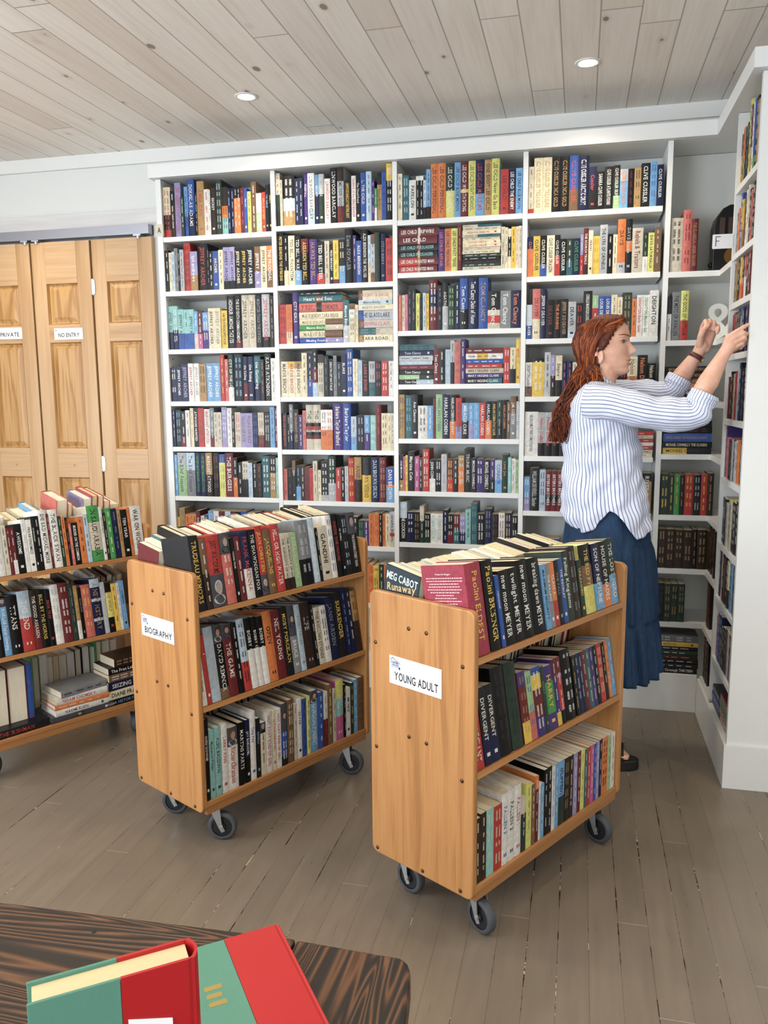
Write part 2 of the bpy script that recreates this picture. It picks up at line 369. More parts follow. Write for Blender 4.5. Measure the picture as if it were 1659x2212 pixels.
# ---------------- wall bookcases ----------------
PITCH = .61; DEP = .275; ST = .024
COLZ = [[2.308, 2.040, 1.748, 1.481, 1.244, .983, .72, .45], [2.330, 2.046, 1.763, 1.500, 1.234, .973, .748, .45],
        [2.324, 2.082, 1.811, 1.556, 1.293, 1.033, .775, .50], [2.321, 2.040, 1.759, 1.493, 1.213, .950, .69, .43]]
CORZ = [2.036, 1.738, 1.464, 1.228, .947, .695, .438]
RZ = [2.305, 2.05, 1.858, 1.657, 1.40, 1.16, .886, .654, .387]
bc = tag(empty('bookcase', loc=(0, 0, 0)), 'tall white built-in wall bookcase of four bays behind the rolling book carts', 'bookcase')
for i in range(5):
    x = (i-2)*PITCH; 
    if i == 0: MB().box(x-.012, x+.011, .0, DEP, 0, 2.59).box(x-.018, x-.012, .0, DEP, 0, 2.59).build('side_panel', M_WHITE, bc)
    elif i < 4: MB().box(x-.011, x+.011, .0, DEP, .187, 2.59).build('divider', M_WHITE, bc)
    else: MB().box(x-.011+.012, x+.011+.012, .0, DEP, .187, 2.59).build('divider', M_WHITE, bc)
M_HOLE = mat('pin_hole', '4c4e50', .8)
b = MB(); 
for i in range(4):
    for z10 in range(60):
        z = .35+z10*.0375
        for yy in (.045, .235): b.box((i-2)*PITCH+.0112, (i-2)*PITCH+.0117, yy-.003, yy+.003, z-.004, z+.004)
tag(b.build('pin_holes', M_HOLE, bc), kind='stuff')
for c_ in range(4):
    x0, x1 = (c_-2)*PITCH+.0115, (c_-1)*PITCH-.0115
    for z in COLZ[c_]: MB().box(x0, x1, .0015, DEP-.006, z-ST, z).build('shelf', M_WHITE, bc, bevel=.0012)
MB().box(-1.24, 1.4445, .003, DEP, 0, .186).build('plinth', M_WHITE, bc, bevel=.002)
MB().box(-1.24, 1.90, DEP-.005, DEP, .187, 2.59).build('back_panel', M_WALL, bc)
MB().box(-1.262, 1.418, -.028, -.001, 2.592, 2.657).build('crown', M_WHITE, bc, bevel=.002)
MB().box(-1.262, 1.87, -.001, DEP, 2.592, 2.612).build('top_board', M_WHITE, bc)
rb = tag(empty('bookcase', loc=(1.455, -.716, 0)), 'white built-in corner bookcase turned side-on at right, with wide blank end panel', 'bookcase')
I = Matrix.Translation((-1.455, .716, 0))
XE = 1.87
def rbx(name, *a, bevel=0, mt=None): return MB().box(*a, M=I).build(name, mt or M_WHITE, rb, bevel=bevel)
rbx('end_panel', 1.455, XE, -.740, -.716, .0, 2.59)
rbx('divider', 1.456, 1.74, -.300, -.278, .187, 2.59)
rbx('back_panel', 1.74, 1.76, -.716, .0, .187, 2.59, mt=M_WALL)
for z in RZ: rbx('shelf', 1.4565, 1.74, -.7155, -.3005, z-ST, z, bevel=.0012)
for z in CORZ:
    MB().prism([(1.234, .001), (1.455, .001), (1.455, -.2775), (1.739, -.2775), (1.739, DEP-.006), (1.234, DEP-.006)], z-ST, z, 'z').build('shelf', M_WHITE, rb, M=I)
MB().prism([(1.4445, .002), (1.4445, -.752), (XE, -.752), (XE, -.7405), (1.4555, -.7405), (1.4555, .002)], 0, .172, 'z').build('plinth', M_WHITE, rb, M=I)
rbx('base_board', 1.456, 1.739, -.7155, -.3005, .15, .171)
rbx('base_board', 1.456, 1.739, -.2775, .0, .165, .186)
MB().prism([(1.418, -.001), (1.418, -.772), (XE, -.772), (XE, -.7405), (1.4545, -.7405), (1.4545, -.001)], 2.592, 2.657, 'z').build('crown', M_WHITE, rb, M=I)
rbx('top_board', 1.4545, XE, -.74, -.001, 2.592, 2.612)
# flag signs
def flag(pts, t, text, label):
    pass
r = tag(empty('shelf_sign', loc=(-1.2280, -.002, 2.315)), 'small cream tag lettered A at the top left end of the wall bookcase', 'sign')
MB().box(-.018, .024, -.0015, 0, 0, .058).build('card', mat('cream_card', 'c9c3b2', .7), r)
b = MB(); put_text(b, 'A', MF((.002, -.0022, .029), (1, 0, 0), (0, 0, 1)), .018, .026, (0, 0, 0)); b.build('lettering', M_INK, r)
r = tag(empty('shelf_sign', loc=(1.3775, -.3015, 2.079)), 'white plastic tag lettered F sticking out from the corner bookcase edge', 'sign')
MB().prism(rnd_rect(0, .0775, 0, .056, .004), -.002, 0, 'y').build('card', mat('white_plastic', 'dfe3e4', .35), r)
b = MB(); b.prism([(.0115, .010), (.0141, .010), (.0141, .0285), (.026, .0285), (.026, .0308), (.0141, .0308), (.0141, .0455), (.031, .0455), (.031, .048), (.0115, .048)], -.0028, -.0021, 'y'); b.build('lettering', M_INK, r)
# radio-like black cabinet on the corner shelf
r = tag(empty('radio', loc=(1.52, .13, 2.036)), 'black arch-topped tabletop radio with brown slats, half hidden on the top corner shelf', 'radio')
M_BLK = mat('black_lacquer', '101012', .3)
prof = [(-.085, 0), (.085, 0), (.085, .2), (.075, .24), (.05, .275), (.02, .29), (-.02, .29), (-.05, .275), (-.075, .24), (-.085, .2)]
MB().prism(prof, -.05, .06, 'y').build('cabinet', M_BLK, r, bevel=.004)
b = MB()
for i in range(4): b.box(-.062+i*.036, -.040+i*.036, -.056, -.05, .125, .235)
b.build('grille_slats', mat('brown_slat', '3b2a22', .5), r)
MB().cyl((.0, -.056, .07), (.0, -.05, .07), .038, n=28).build('dial', mat('brass_dial', '7a5a2c', .35, .6), r)
MB().ball((-.09, -.03, .035), .011, 12).build('knob', M_BLK, r)
# white ampersand ornament and letter beside it
def letter3d(ch, name, label, loc, h, depth, mt):
    cu = bpy.data.curves.new(name, 'FONT'); cu.body = ch; cu.size = h/.7; cu.extrude = depth/2; cu.bevel_depth = .002
    o = bpy.data.objects.new('tmp', cu); C.objects.link(o); dg = bpy.context.evaluated_depsgraph_get()
    me = bpy.data.meshes.new_from_object(o.evaluated_get(dg)); bpy.data.objects.remove(o)
    me.transform(Matrix.Rotation(PI/2, 4, 'X')); z0 = min(v.co.z for v in me.vertices); me.transform(Matrix.Translation((0, 0, -z0)))
    me.materials.clear(); me.materials.append(mt); q = bpy.data.objects.new(name, me); C.objects.link(q); q.location = loc; return tag(q, label, 'ornament')
letter3d('&', 'ampersand_ornament', 'white ampersand ornament behind the raised hand on the second corner shelf', (1.405, .10, 1.7385), .165, .02, mat('white_enamel', 'e8e8e0', .35))

# ---------------- downlights ----------------
M_LENS, _n, _b = nt('downlight_lens'); _b.inputs['Emission Color'].default_value = (*WARM, 1); _b.inputs['Emission Strength'].default_value = 45
vis = {(-.595, -.335): 'round recessed ceiling downlight glowing warm above the left bays', (.871, -.335): 'round recessed ceiling downlight glowing warm nearer the right corner'}
for (x, y) in DOWNLIGHTS:
    r = tag(empty('ceiling_downlight', loc=(x, y, ZC)), vis.get((x, y), 'round recessed ceiling downlight out of the picture'), 'ceiling light', 'recessed ceiling downlights')
    b = MB(); n_ = 32; ri = [(.052, -.0005), (.050, -.004), (.038, -.005), (.034, .0)]
    vs = [Vector((R0*math.cos(2*PI*i/n_), R0*math.sin(2*PI*i/n_), z)) for R0, z in ri for i in range(n_)]
    b.mesh(vs, [(a*n_+i, a*n_+(i+1) % n_, (a+1)*n_+(i+1) % n_, (a+1)*n_+i) for a in range(3) for i in range(n_)]); b.build('trim_ring', M_TRIM, r, smooth=True)
    MB().cyl((0, 0, -.0035), (0, 0, -.001), .034, n=28).build('lens', M_LENS, r)
    l = bpy.data.lights.new('lamp', 'SPOT'); l.energy = DL_POWER*4.5; l.color = WARM; l.spot_size = math.radians(128); l.spot_blend = .8; l.shadow_soft_size = .035
    o = bpy.data.objects.new('lamp', l); C.objects.link(o); o.location = (x, y, ZC-.02)

# book lists: width mm, height mm, spine colours, letter colour, title
WALL={
 (0, 0): '42 246 C55u30R R ~;26 226 K30u W ~;34 263 p R JEFF ABBOTT FIRST ORDER;18 194 g W ~;22 242 b60B N ~;38 275 B60N W DOUGLAS ADAMS;12 210 K W ~;40 263 T R AMERICAN;28 222 W R ~;8 218 W u ~;28 226 u W SECRET;34 263 g s ~;32 226 u40O25L K ~;16 218 N c ~;18 218 N c ~;19 226 K25O W ~;17 226 K25O W ~;20 218 r M ~;16 214 B W THE CAT;20 198 y u ~;28 242 U W ~;30 186 s50l W ~;20 190 R Y GIRLS OF RIYADH;18 222 K b THE AMBLER;14 226 K Y ISABELLA',
 (0, 1): '20 206 K W ~;14 194 C K ~;14 198 c K ~;18 214 S K ~;10 202 K W ~;20 206 s K ~;34 238 R K ~;36 194 p60T W lyn andrews;53 230 K R JEFFREY ARCHER;6 210 K W ~;22 190 K W ~;28 190 B C ARCHER;24 194 C K ~;30 206 p80K K JEFFREY ARCHER;28 206 p80K K JEFFREY ARCHER;30 202 K C JEFFREY ARCHER;30 202 K Y JEFFREY ARCHER;36 202 K W JEFFREY ARCHER;32 202 U60p W JEFFREY A;30 202 C K JEFFREY ARCHER;32 202 O60U W THE PRODIGAL',
 (0, 2): '26 220 L60N N JEFFREY ARCHER;29 220 L55N W ~;32 203 L60B N JEFFREY ARC;27 201 L60B K ~;29 201 L60B N JEFFREY A;22 190 b60E W ~;25 190 r60M W ~;33 184 b50P W ~;33 203 C N JEFFREY ARCHER;34 203 C S JEFFREY ARCHER;34 190 Y K A MATTER OF HONOUR JEFFREY ARCHER;44 261 K W HONOUR AMONG THIEVES;33 261 K85r W THE ELEVENTH COMMANDMENT;38 264 E K JEFFREY ARCHER;38 264 E U JEFFREY ARCHER;34 258 k S MIGHTIER THAN THE SWORD;41 264 s80K R JEFFREY ARCHER;25 253 u S ~',
 (0, 3): '34 176 N W ~;27 181 N W JEFFREY ARCHER;41 192 N p JEFFREY ARCHER;30 195 W R JEFFREY ARCHER;30 195 W S JEFFREY ARCHER;41 192 T K ~;41 195 b W JEFFREY ARCHER;38 195 b W JEFFREY ARCHER;25 236 R Y ~;19 214 A W ~;30 247 g70W W CITY OF THE LOST;55 242 K b ~;26 225 N60r W the Calling;33 225 N W the Rising;36 225 t60N W the Gathering;19 209 u T ~;38 242 k W KATE ATKINSON;27 214 W S ~',
 (0, 4): '16 198 N W ~;33 195 k b ~;27 187 K70r W ~;25 192 W K ~;21 203 C O ~;27 203 K W ATWOOD HUNTED;33 203 R r ~;33 198 W R MARGARET ATWOOD;25 203 S70r W ~;21 181 E K ~;22 181 E K ~;30 220 p W ~;27 203 W S ~;16 176 K W ~;33 181 E R ~;33 176 p U ALIAS GRACE;36 176 p U ALIAS GRACE;30 179 N B ~;33 179 E65r U ~;33 176 u s ~;25 223 b N ~;16 203 r W ~',
 (0, 5): '16 220 b W ~;49 242 s30l N The Blind Assassin;47 242 c40S N The Blind Assassin;27 236 N G THE TESTAMENTS MARGARET ATWOOD;30 236 N G THE TESTAMENTS MARGARET ATWOOD;36 242 T50u W MARGARET ATWOOD;36 231 K r ~;33 225 B20y S ~;44 231 r W THE BURGESS;22 206 K50O W ~;25 181 K W ~;33 187 E50k K ~;22 181 c p ~;22 187 K W ~;25 176 u R ~;44 217 t W ~;33 217 u40T W ~;14 209 L W ~',
 (0, 6): '14 148 Y R ~;33 198 T U ~;26 165 O K ~;19 165 O K ~;21 165 O K ~;25 187 r W DAVIES;22 159 C u ~;23 165 B W ~;33 187 b W ~;30 187 W r DAVIDSON;33 187 r W DAVIDSON;33 187 c r DAVIDSON;30 187 r W DAVIES;25 187 K W DAVIES;33 187 B W DAVIES;27 181 B W ~;33 181 B W ~;55 165 k C ~;33 181 C R ~;44 181 N W ~',
 (1, 0): '21 250 E40g30k K ~;13 217 E K ~;60 235 k45c25T W ~;22 220 N c ~;22 220 N c ~;22 243 P W FREEFALL;34 239 W70c K LINWOOD BARCLAY;22 231 b40N W ESCAPE;26 231 s40g W CHASE;30 209 W R LINWOOD BARCLAY;35 258 k15K W LINWOOD BARCLAY;32 258 u25s45r K NO TIME FOR GOODBYE;37 194 K Y LINWOOD BARCLAY PARTING SHOT;22 213 W R SILENCE of the GIRLS BARKER;21 217 K W The Cloud Road;28 224 B W L. THE CHILD;26 228 c t ~;15 187 P W ~;12 149 G60W W ~;22 220 K25T K WATT Samuel Beckett;22 220 B N ~;30 258 Y30K20 W ~',
 (1, 1): "30 254 K Y PETER BEHRENS THE O'BRIENS;22 243 K70C W ~;32 239 C K TED BELL PHANTOM;32 235 K70b W TED BELL WARLORD;35 220 r30K Y ASSASSIN TED BELL;41 217 P T HAWKE TED BELL;35 202 K75R W TED BELL STEEL;24 205 E u ~;19 187 K W FIRED BENCHLEY;26 205 Y90r U ~;30 209 k60b C ~;37 254 K S Elena FOWLER;15 224 P70N W ~;26 198 B W ALEX BERENSON;30 248 K W ALEX BERENSON THE WOLVES;13 220 c60C u ~;19 224 U20s60U N ~;24 231 g u ~;26 224 N S STEVE BERRY;34 203 R K ~",
 (1, 2): '37 193 R K ~;31 193 O70C R ~;30 249 P W CITY GIRLS;=224|14 K W ~|39 t40U12t W Heart and Soul|47 A40g12A r FIREFLY SUMMER|36 C N MAEVE BINCHY TARA ROAD|30 C60U U MAEVE BINCHY QUENTINS|28 G60E W Maeve Binchy|37 C60U U MAEVE BINCHY|28 B60p W Minding Frankie;31 205 t60s W Maeve Binchy;28 187 U15W20C K ~;16 180 C S ~;=171|50 U12C M MAEVE BINCHY THE GLASS LAKE|25 c K Maeve Binchy|28 C S MAEVE BINCHY|50 B15s N THE GLASS LAKE|40 U15E M EVENING CLASS|37 t50E S ~|37 T15C N TARA ROAD',
 (1, 3): '37 177 C N MAEVE BINCHY;34 177 Y20C R MAEVE BINCHY;34 177 T20C N MAEVE BINCHY;26 218 C u ~;26 215 N60B C ~;26 243 k40r30c W ~;28 209 u20E K ~;25 202 K t ~;22 187 K W DEATH OF NATALIE;16 202 S K ~;22 171 k b ~;26 209 N W BLAKE;30 240 B W ~;24 184 C S ~;20 177 c S ~;30 171 K R LARRY BOND;30 171 s60t k ~;31 171 K R ~;31 171 R W ~;26 171 W t ~',
 (1, 4): '26 187 K R DEAD AND BURIED BOOTH;12 177 K W ~;20 230 S60N W ~;26 205 k T IN DARKEST FIELD;20 177 P W ~;17 199 A K ~;37 227 E40K8R8E4K8r8E K THE JOSEPH;37 227 E40K8R8E4K8r8E K THE JOSEPH;30 202 W50O K ~;30 202 W50O R ~;51 233 P W Barbara Taylor Bradford;39 233 B W BarbaraTaylor;27 168 c60b R ~;39 174 K p ~;26 174 b50P W ~;30 174 L W ~;26 224 r R ~;31 184 C K ~;16 184 C K ~;14 184 E K ~',
 (1, 5): '19 162 A u ~;25 165 K r ~;17 205 U30k W LION;24 180 k60b b ~;19 180 u W ~;25 174 r K ~;17 168 R K ~;22 205 E K ~;16 159 C K ~;35 205 k85s W ~;37 237 g60s W ~;24 171 R W ~;20 171 K W ~;17 180 s G ~;29 224 R Y ~;34 227 T50u K ANGELS;44 227 k40Y K DAN BROWN INFERNO;39 227 N c DAN BROWN ORIGIN;32 227 r T ~;39 177 B50O8b W DAN BROWN',
 (1, 6): '37 149 K W ~;37 149 r W ~;31 149 k W ~;37 149 C K ~;37 149 B W ~;37 149 g W ~;37 149 u W ~;50 149 T W ~;44 149 N W ~;37 149 k W ~;31 131 g G ~;25 131 P W ~;25 168 O r ~;28 171 O R ~;16 171 k W ~;16 168 O K ~;22 168 C U ~;25 180 s60R10E K SANDRA BROWN',
 (2, 0): '21 212 C K ~;29 204 t c ~;31 181 W K PAPILLON;15 197 W10K W ~;17 197 W10K W ~;13 177 c70K N ~;19 224 b75K N ~;33 247 O N LEE CHILD PERSONAL;33 247 O N LEE CHILD PERSONAL;37 243 g50y W LEE CHILD THE AFFAIR;27 245 b N LEE CHILD BLUE MOON;33 247 r50Y6r W LEE CHILD WORTH DYING;31 247 y N LEE CHILD NIGHT SCHOOL;37 249 N60b R LEE CHILD MAKE ME;31 247 T K ONE SHOT LEE CHILD;33 249 y K LEE CHILD Never Go Back;5 216 t K ~;33 199 R r LEE CHILD;31 199 N60r W LEE CHILD THE ENEMY;29 200 b N LEE CHILD BLUE MOON',
 (2, 1): '=183|39 r50E6r W LEE CHILD TRIPWIRE|39 r50E6r W LEE CHILD|33 k50R6k L LEE CHILD PERSUADER|33 k50Y6k L LEE CHILD PERSUADER|35 R50T6r W LEE CHILD WANTED MAN|35 R50T6r W LEE CHILD WANTED MAN;28 193 P A LEE CHILD AFFAIR;29 195 O N LEE CHILD PERSONAL;29 195 y N LEE CHILD PAST TENSE;19 210 r T ~;=172|13 E40t N ~|15 E K ~|19 C R AGATHA CHRISTIE|13 E40t K ~|15 C K ~|16 C R AGATHA CHRISTIE|16 C R AGATHA CHRISTIE|15 E U ~|15 C K ~|15 g W ~|15 K W ~|15 k r ~|15 g W ~|16 E K ~;17 189 E K ~;12 185 C K ~;15 179 C20K50C W ~;19 187 Y u ~;12 187 C U ~;15 189 E U ~',
 (2, 2): '15 170 A Y ~;15 170 C K ~;15 173 M Y ~;17 197 k S ~;19 197 k S ~;18 176 y K ~;15 158 K r ~;15 176 c K ~;13 173 Y K ~;39 236 r20N35r W ~;23 209 k S ~;26 221 k50s W AGATHA;30 206 g l ~;23 221 N W ~;36 236 B60k W Tom Clancy;49 236 N W Tom Clancy Debt of Honor;41 236 B T TOM CLANCY;55 173 k50E15R20E W Tom Clancy;47 173 S W Tom Clancy;45 173 N O Tom Clancy',
 (2, 3): '=161|29 t K ~|25 N c Tom Clancy|25 s N ~|19 c W ~|23 r M ~|24 k W Tom Clancy|23 l60g W Tom Clancy|23 k50c W Tom Clancy;26 164 r W Tom Clancy;25 164 k W ~;25 164 c L ~;19 206 s50k K ~;27 200 A U ~;21 212 P W ~;=170|25 r W ~|27 W30Y30W u ~|23 B W ~|20 R W ~|23 E K MARY HIGGINS CLARK|23 P W MARY HIGGINS CLARK|26 k60t W MARY HIGGINS CLARK;29 167 R W ~;25 167 C60k K ~;19 209 Y R MERDE',
 (2, 4): '27 215 T K ~;33 212 t b ~;27 215 k W Ann Cleeves;43 161 W K ~;26 161 b W ~;13 197 r K ~;30 215 l t HARLAN COBEN;33 212 N W HARLAN COBEN;27 212 K60O W HARLAN COBEN RUN AWAY;27 197 R70p r HARLAN COBEN;29 173 b50k W MIRACLE CURE;24 173 b60p W ~;25 173 b c ~;27 173 R W HARLAN COBEN;27 179 K50O W HARLAN COBEN;23 179 k Y HARLAN COBEN STAY CLOSE;23 185 g60k l ~;21 185 k O HARLAN COBEN;15 179 U W ~;24 203 U40S W J.M. COETZEE;15 179 s W ~',
 (2, 5): '18 179 N70T W ONE MEXICAN;11 173 A K ~;10 179 Y K ~;30 197 k W Martina Cole;21 173 M W ~;15 167 g W ~;29 209 R W ~;27 158 k60W W JOHN CONNOLLY;27 158 K W ~;25 185 s p ~;27 164 r60R Y ~;23 164 g60k W ~;26 179 T30O W ~;30 212 k s TRUNK MUSIC;22 167 k W MICHAEL CONNELLY;30 164 P W ~;31 161 k W MICHAEL CONNELLY;19 161 P60k W ~;31 158 c60b B CONNOR;25 185 g T Love Joe;15 173 L W ~;17 167 W R ~;13 161 l K ~',
 (2, 6): '31 203 c40k W CATHERINE COOKSON;29 155 N W ~;25 155 k T ~;18 185 E40g W ~;25 149 k60g W ~;25 149 W L ROBIN COOK;27 149 W L ROBIN COOK;19 167 N W ~;24 149 k60r W ~;25 149 r50t W ~;24 149 p60N W ~;22 173 L g ~;25 203 t S ~;30 155 k W ~;29 179 N S ~;27 155 k r ~;25 161 W r ~;27 161 N Y ~;24 149 K W ~',
 (2, 7): '36 119 k W ~;36 119 r W ~;30 131 W K ~;36 119 N W ~;36 119 T W ~',
 (3, 0): '23 205 E90R U ~;37 241 C T CLIVE CUSSLER TREASURE;38 241 C T CLIVE CUSSLER TREASURE;36 239 K T CLIVE CUSSLER INCA GOLD;36 239 K T CLIVE CUSSLER INCA GOLD;38 241 B60U R CLIVE CUSSLER;43 235 N W CLIVE CUSSLER ARCTIC DRIFT;32 186 N50k R Cussler;32 165 K W SAHARA CLIVE CUSSLER;36 182 k W CLIVE CUSSLER ATLANTIS FOUND;27 186 k30g40l W CLIVE CUSSLER SILENT SEA;32 167 s30b O CLIVE CUSSLER THE ICE;25 167 K r ~;27 169 T g ~;36 186 k W CLIVE CUSSLER;27 190 b B ~;26 175 N W CLIVE CUSSLER',
 (3, 1): '25 180 N30O A CLIVE CUSSLER;30 182 Y N CLIVE CUSSLER;28 182 K70B W CLIVE CUSSLER;34 182 C N CLIVE CUSSLER DRAGON;23 182 k50R W CLIVE CUSSLER;28 163 K W CLIVE CUSSLER;25 163 g60t W ~;32 163 N G CLIVE CUSSLER;13 178 p50R W ~;21 205 r80u W THE SCORCH TRIALS;19 194 C K TRACKS;28 169 Y O ~;32 216 s K THE LYRE OF ORPHEUS;23 175 K W ~;18 171 C N ~;33 235 O80s K DAVIS;27 235 k40O20k s DAVIS Arabia;44 194 E r Rebels & Traitors;21 171 g60W l ~;25 171 y K DAVIS SATURNALIA;27 194 U E ~',
 (3, 2): '25 157 c60B W JEFFERY DEAVER;33 228 A60C r DEAVER;26 226 N W JEFFERY DEAVER;34 176 K r DEAVER;26 176 K O THE BURNING;31 178 k T JEFFERY XO DEAVER;33 165 s80c K DEAVER;29 157 k R ~;37 210 k W CORELLIS MANDOLIN LOUIS DE BERNIERES;25 189 l30R W ~;26 184 B60C W LOUIS DE BERNIERES;26 184 B60W W LOUIS DE BERNIERES;25 189 C U ~;21 178 C60U U ~;38 197 g T ~;19 168 O K ~;25 184 W R DEIGHTON Berlin Game;26 184 W G DEIGHTON Mexico Set;36 202 W K DEIGHTON',
 (3, 3): '27 160 W70U K DEIGHTON London Match;50 178 K10Y W ~;25 205 s N ~;19 192 p50u W ~;27 189 C60k K Empire;20 163 N M ~;21 163 N A ~;31 157 E k ~;31 157 u W ~;31 173 k W ~;31 173 r W ~;31 168 T W ~;29 157 k T Nelson DeMille;31 168 K R ~;39 178 C50O U Nelson DeMille;38 184 K O Nelson DeMille;33 147 K C Nelson DeMille',
 (3, 4): '55 210 W K NELSON DEMILLE THREE COMPLETE NOVELS;27 207 s70K R Nelson DeMille;29 207 s70K R Nelson DeMille;29 207 s70K R Nelson DeMille;31 199 k W NOVASTAR;24 194 t W ~;31 184 E k ~;31 184 k W ~;31 184 r W ~;31 184 N W ~;31 173 T W ~;31 173 k W ~;=126|16 R W ~|16 E K ~|17 R W ~|16 W K ~|18 R W ~|16 E K ~|17 C R ~',
 (3, 5): '22 163 b60p W ~;33 207 k s WILLIAM DEVERELL Slander;22 199 c N ~;20 194 r60K15r W SISTERS BROTHERS;20 194 r60K15r W SISTERS BROTHERS;20 194 r60K15r W SISTERS BROTHERS;20 194 r60K15r W SISTERS BROTHERS;25 184 s K THE TIME OF OUR LIVES;42 194 P W COLIN DEXTER;31 184 k W ~;31 184 r W ~;31 184 N W ~;31 173 T W ~;31 173 u W ~;26 173 k W ~;31 189 k20T W RIVER DARK',
 (3, 6): '31 110 k W ~;29 100 K W ~;37 126 B60N W ~;29 100 B60c W ~;27 100 B60c W ~;26 100 B60c W ~;26 100 B60c W ~;31 105 k W ~;31 105 g W ~;26 105 r W ~;31 115 T W ~',
 (1, 7): '_324;34 205 k W ~;31 205 u W ~;34 212 O K ~;28 205 O R ~;28 199 Y K ~;25 205 g W ~;25 205 O K ~;31 205 k W ~',
 (4, 0): '53 232 E K ~;35 263 A r ~;28 224 r T THE CLASSICAL GREEK READER;_59',
 (4, 1): '18 195 K40W N ~;38 213 S K THE MISTS OF AVALON;33 217 y60R u THE GODS OF GOTHAM;_98',
 (4, 2): '=202|27 k T MICHAEL CONNELLY REVERSAL|27 k T MICHAEL CONNELLY REVERSAL|24 k60U T MICHAEL CONNELLY|27 O W ~|27 k E FIFTY THE GUN|27 k50G T ~;_44',
 (4, 3): '=217|27 K R ~|29 K r ~|38 B T MICHAEL CONNELLY THE WRONG SIDE OF GOODBYE|27 K C MICHAEL CONNELLY THE CLOSERS|29 Y50k K MICHAEL CONNELLY;_27',
 (4, 4): '38 191 g Y ~;22 186 g Y ~;24 188 G Y ~;20 186 k T ~;38 191 R Y ~;31 188 k s ~;27 191 R Y ~;27 195 u T ~',
 (4, 5): '28 186 u T ~;31 186 u T ~;31 183 u T ~;31 183 u T ~;17 186 K T ~;34 186 u T ~;34 180 u T ~;34 186 u T ~',
 (4, 6): '37 186 k g ~;31 183 g T ~;31 183 g T ~;31 183 g T ~;_73',
 (4, 7): '=163|34 S W ~|21 Y K INVICTUS|20 k W ~|21 g W ~|21 u O ~|21 k W ~|20 k W ~|28 K W Steve Cavanagh THIRTEEN;_34',
}
RIGHT=['28 200 r30k10Y R ~;24 180 K W ~;30 210 O60T K ~;24 200 k W ~;26 210 g W ~;40 290 y K ~;30 250 r60T W ~;30 250 W K ~;26 250 B80G W ~;30 250 k W ~;30 230 T W ~;30 240 W K ~;30 230 k W ~;', '26 160 t W ~;26 170 O K ~;30 220 B W ~;26 190 Y60T K ~;30 200 r k ~;24 210 W K ~;24 220 E K ~;32 200 u W ~;28 190 A k ~;30 210 k W ~;32 180 k W ~;30 200 u W ~', '30 160 k A ~;26 160 T K ~;30 165 k W ~;26 165 u W ~;30 180 Y60O u ~;30 170 k50R W ~;28 180 R50W W ~;30 160 k W ~;28 170 k R ~;32 160 r W ~;30 165 k W ~;32 165 N W ~', '22 160 k R ~;32 165 R K ~;26 165 r W ~;26 165 r W ~;30 175 g50k l ~;30 175 B50k W FEIST;30 175 B50k W FEIST;30 165 k W ~;28 165 P W ~;30 165 N R ~;30 165 k W ~;32 165 r W ~;', '24 170 r W ~;24 170 R K ~;28 190 k W ~;24 180 u C ~;24 180 C U ~;26 185 R K ~;26 210 c A ~;30 220 k W ~;26 210 N W ~;30 200 k b ~;30 210 k W ~;30 190 B W ~;30 200 k W ~', '34 230 P Y ~;26 165 A W ~;26 165 R k ~;26 160 k T ~;26 160 k W ~;26 165 s k ~;26 165 k W ~;28 160 s K ~;28 165 E k ~;26 165 O k ~;26 160 O k ~;28 165 k W ~;30 165 u W ~;30 165 k W ~', '30 190 k W KEN;30 190 k W KEN;34 190 k T ~;30 180 s K ~;30 200 y R ~;30 190 E k ~;28 190 r W ~;30 200 k W ~;30 200 k W ~;30 210 u W ~;30 200 k W ~;34 195 k W ~;', '26 200 k W ~;26 195 R W ~;30 200 s k ~;26 200 k W ~;34 195 u A FORSYTH THE FOX;30 180 k W ~;32 190 C60u K ~;26 185 t W ~;30 190 b N ~;30 180 r K ~;28 200 k W ~;30 190 N W ~;', '26 180 r W ~;26 180 R k ~;40 205 B W ~;36 205 N W ~;30 170 g W ~;32 180 k W ~;28 180 u W ~;30 190 k T ~;30 190 s R ~;32 185 r W ~;30 185 u W ~;30 180 k W ~;']
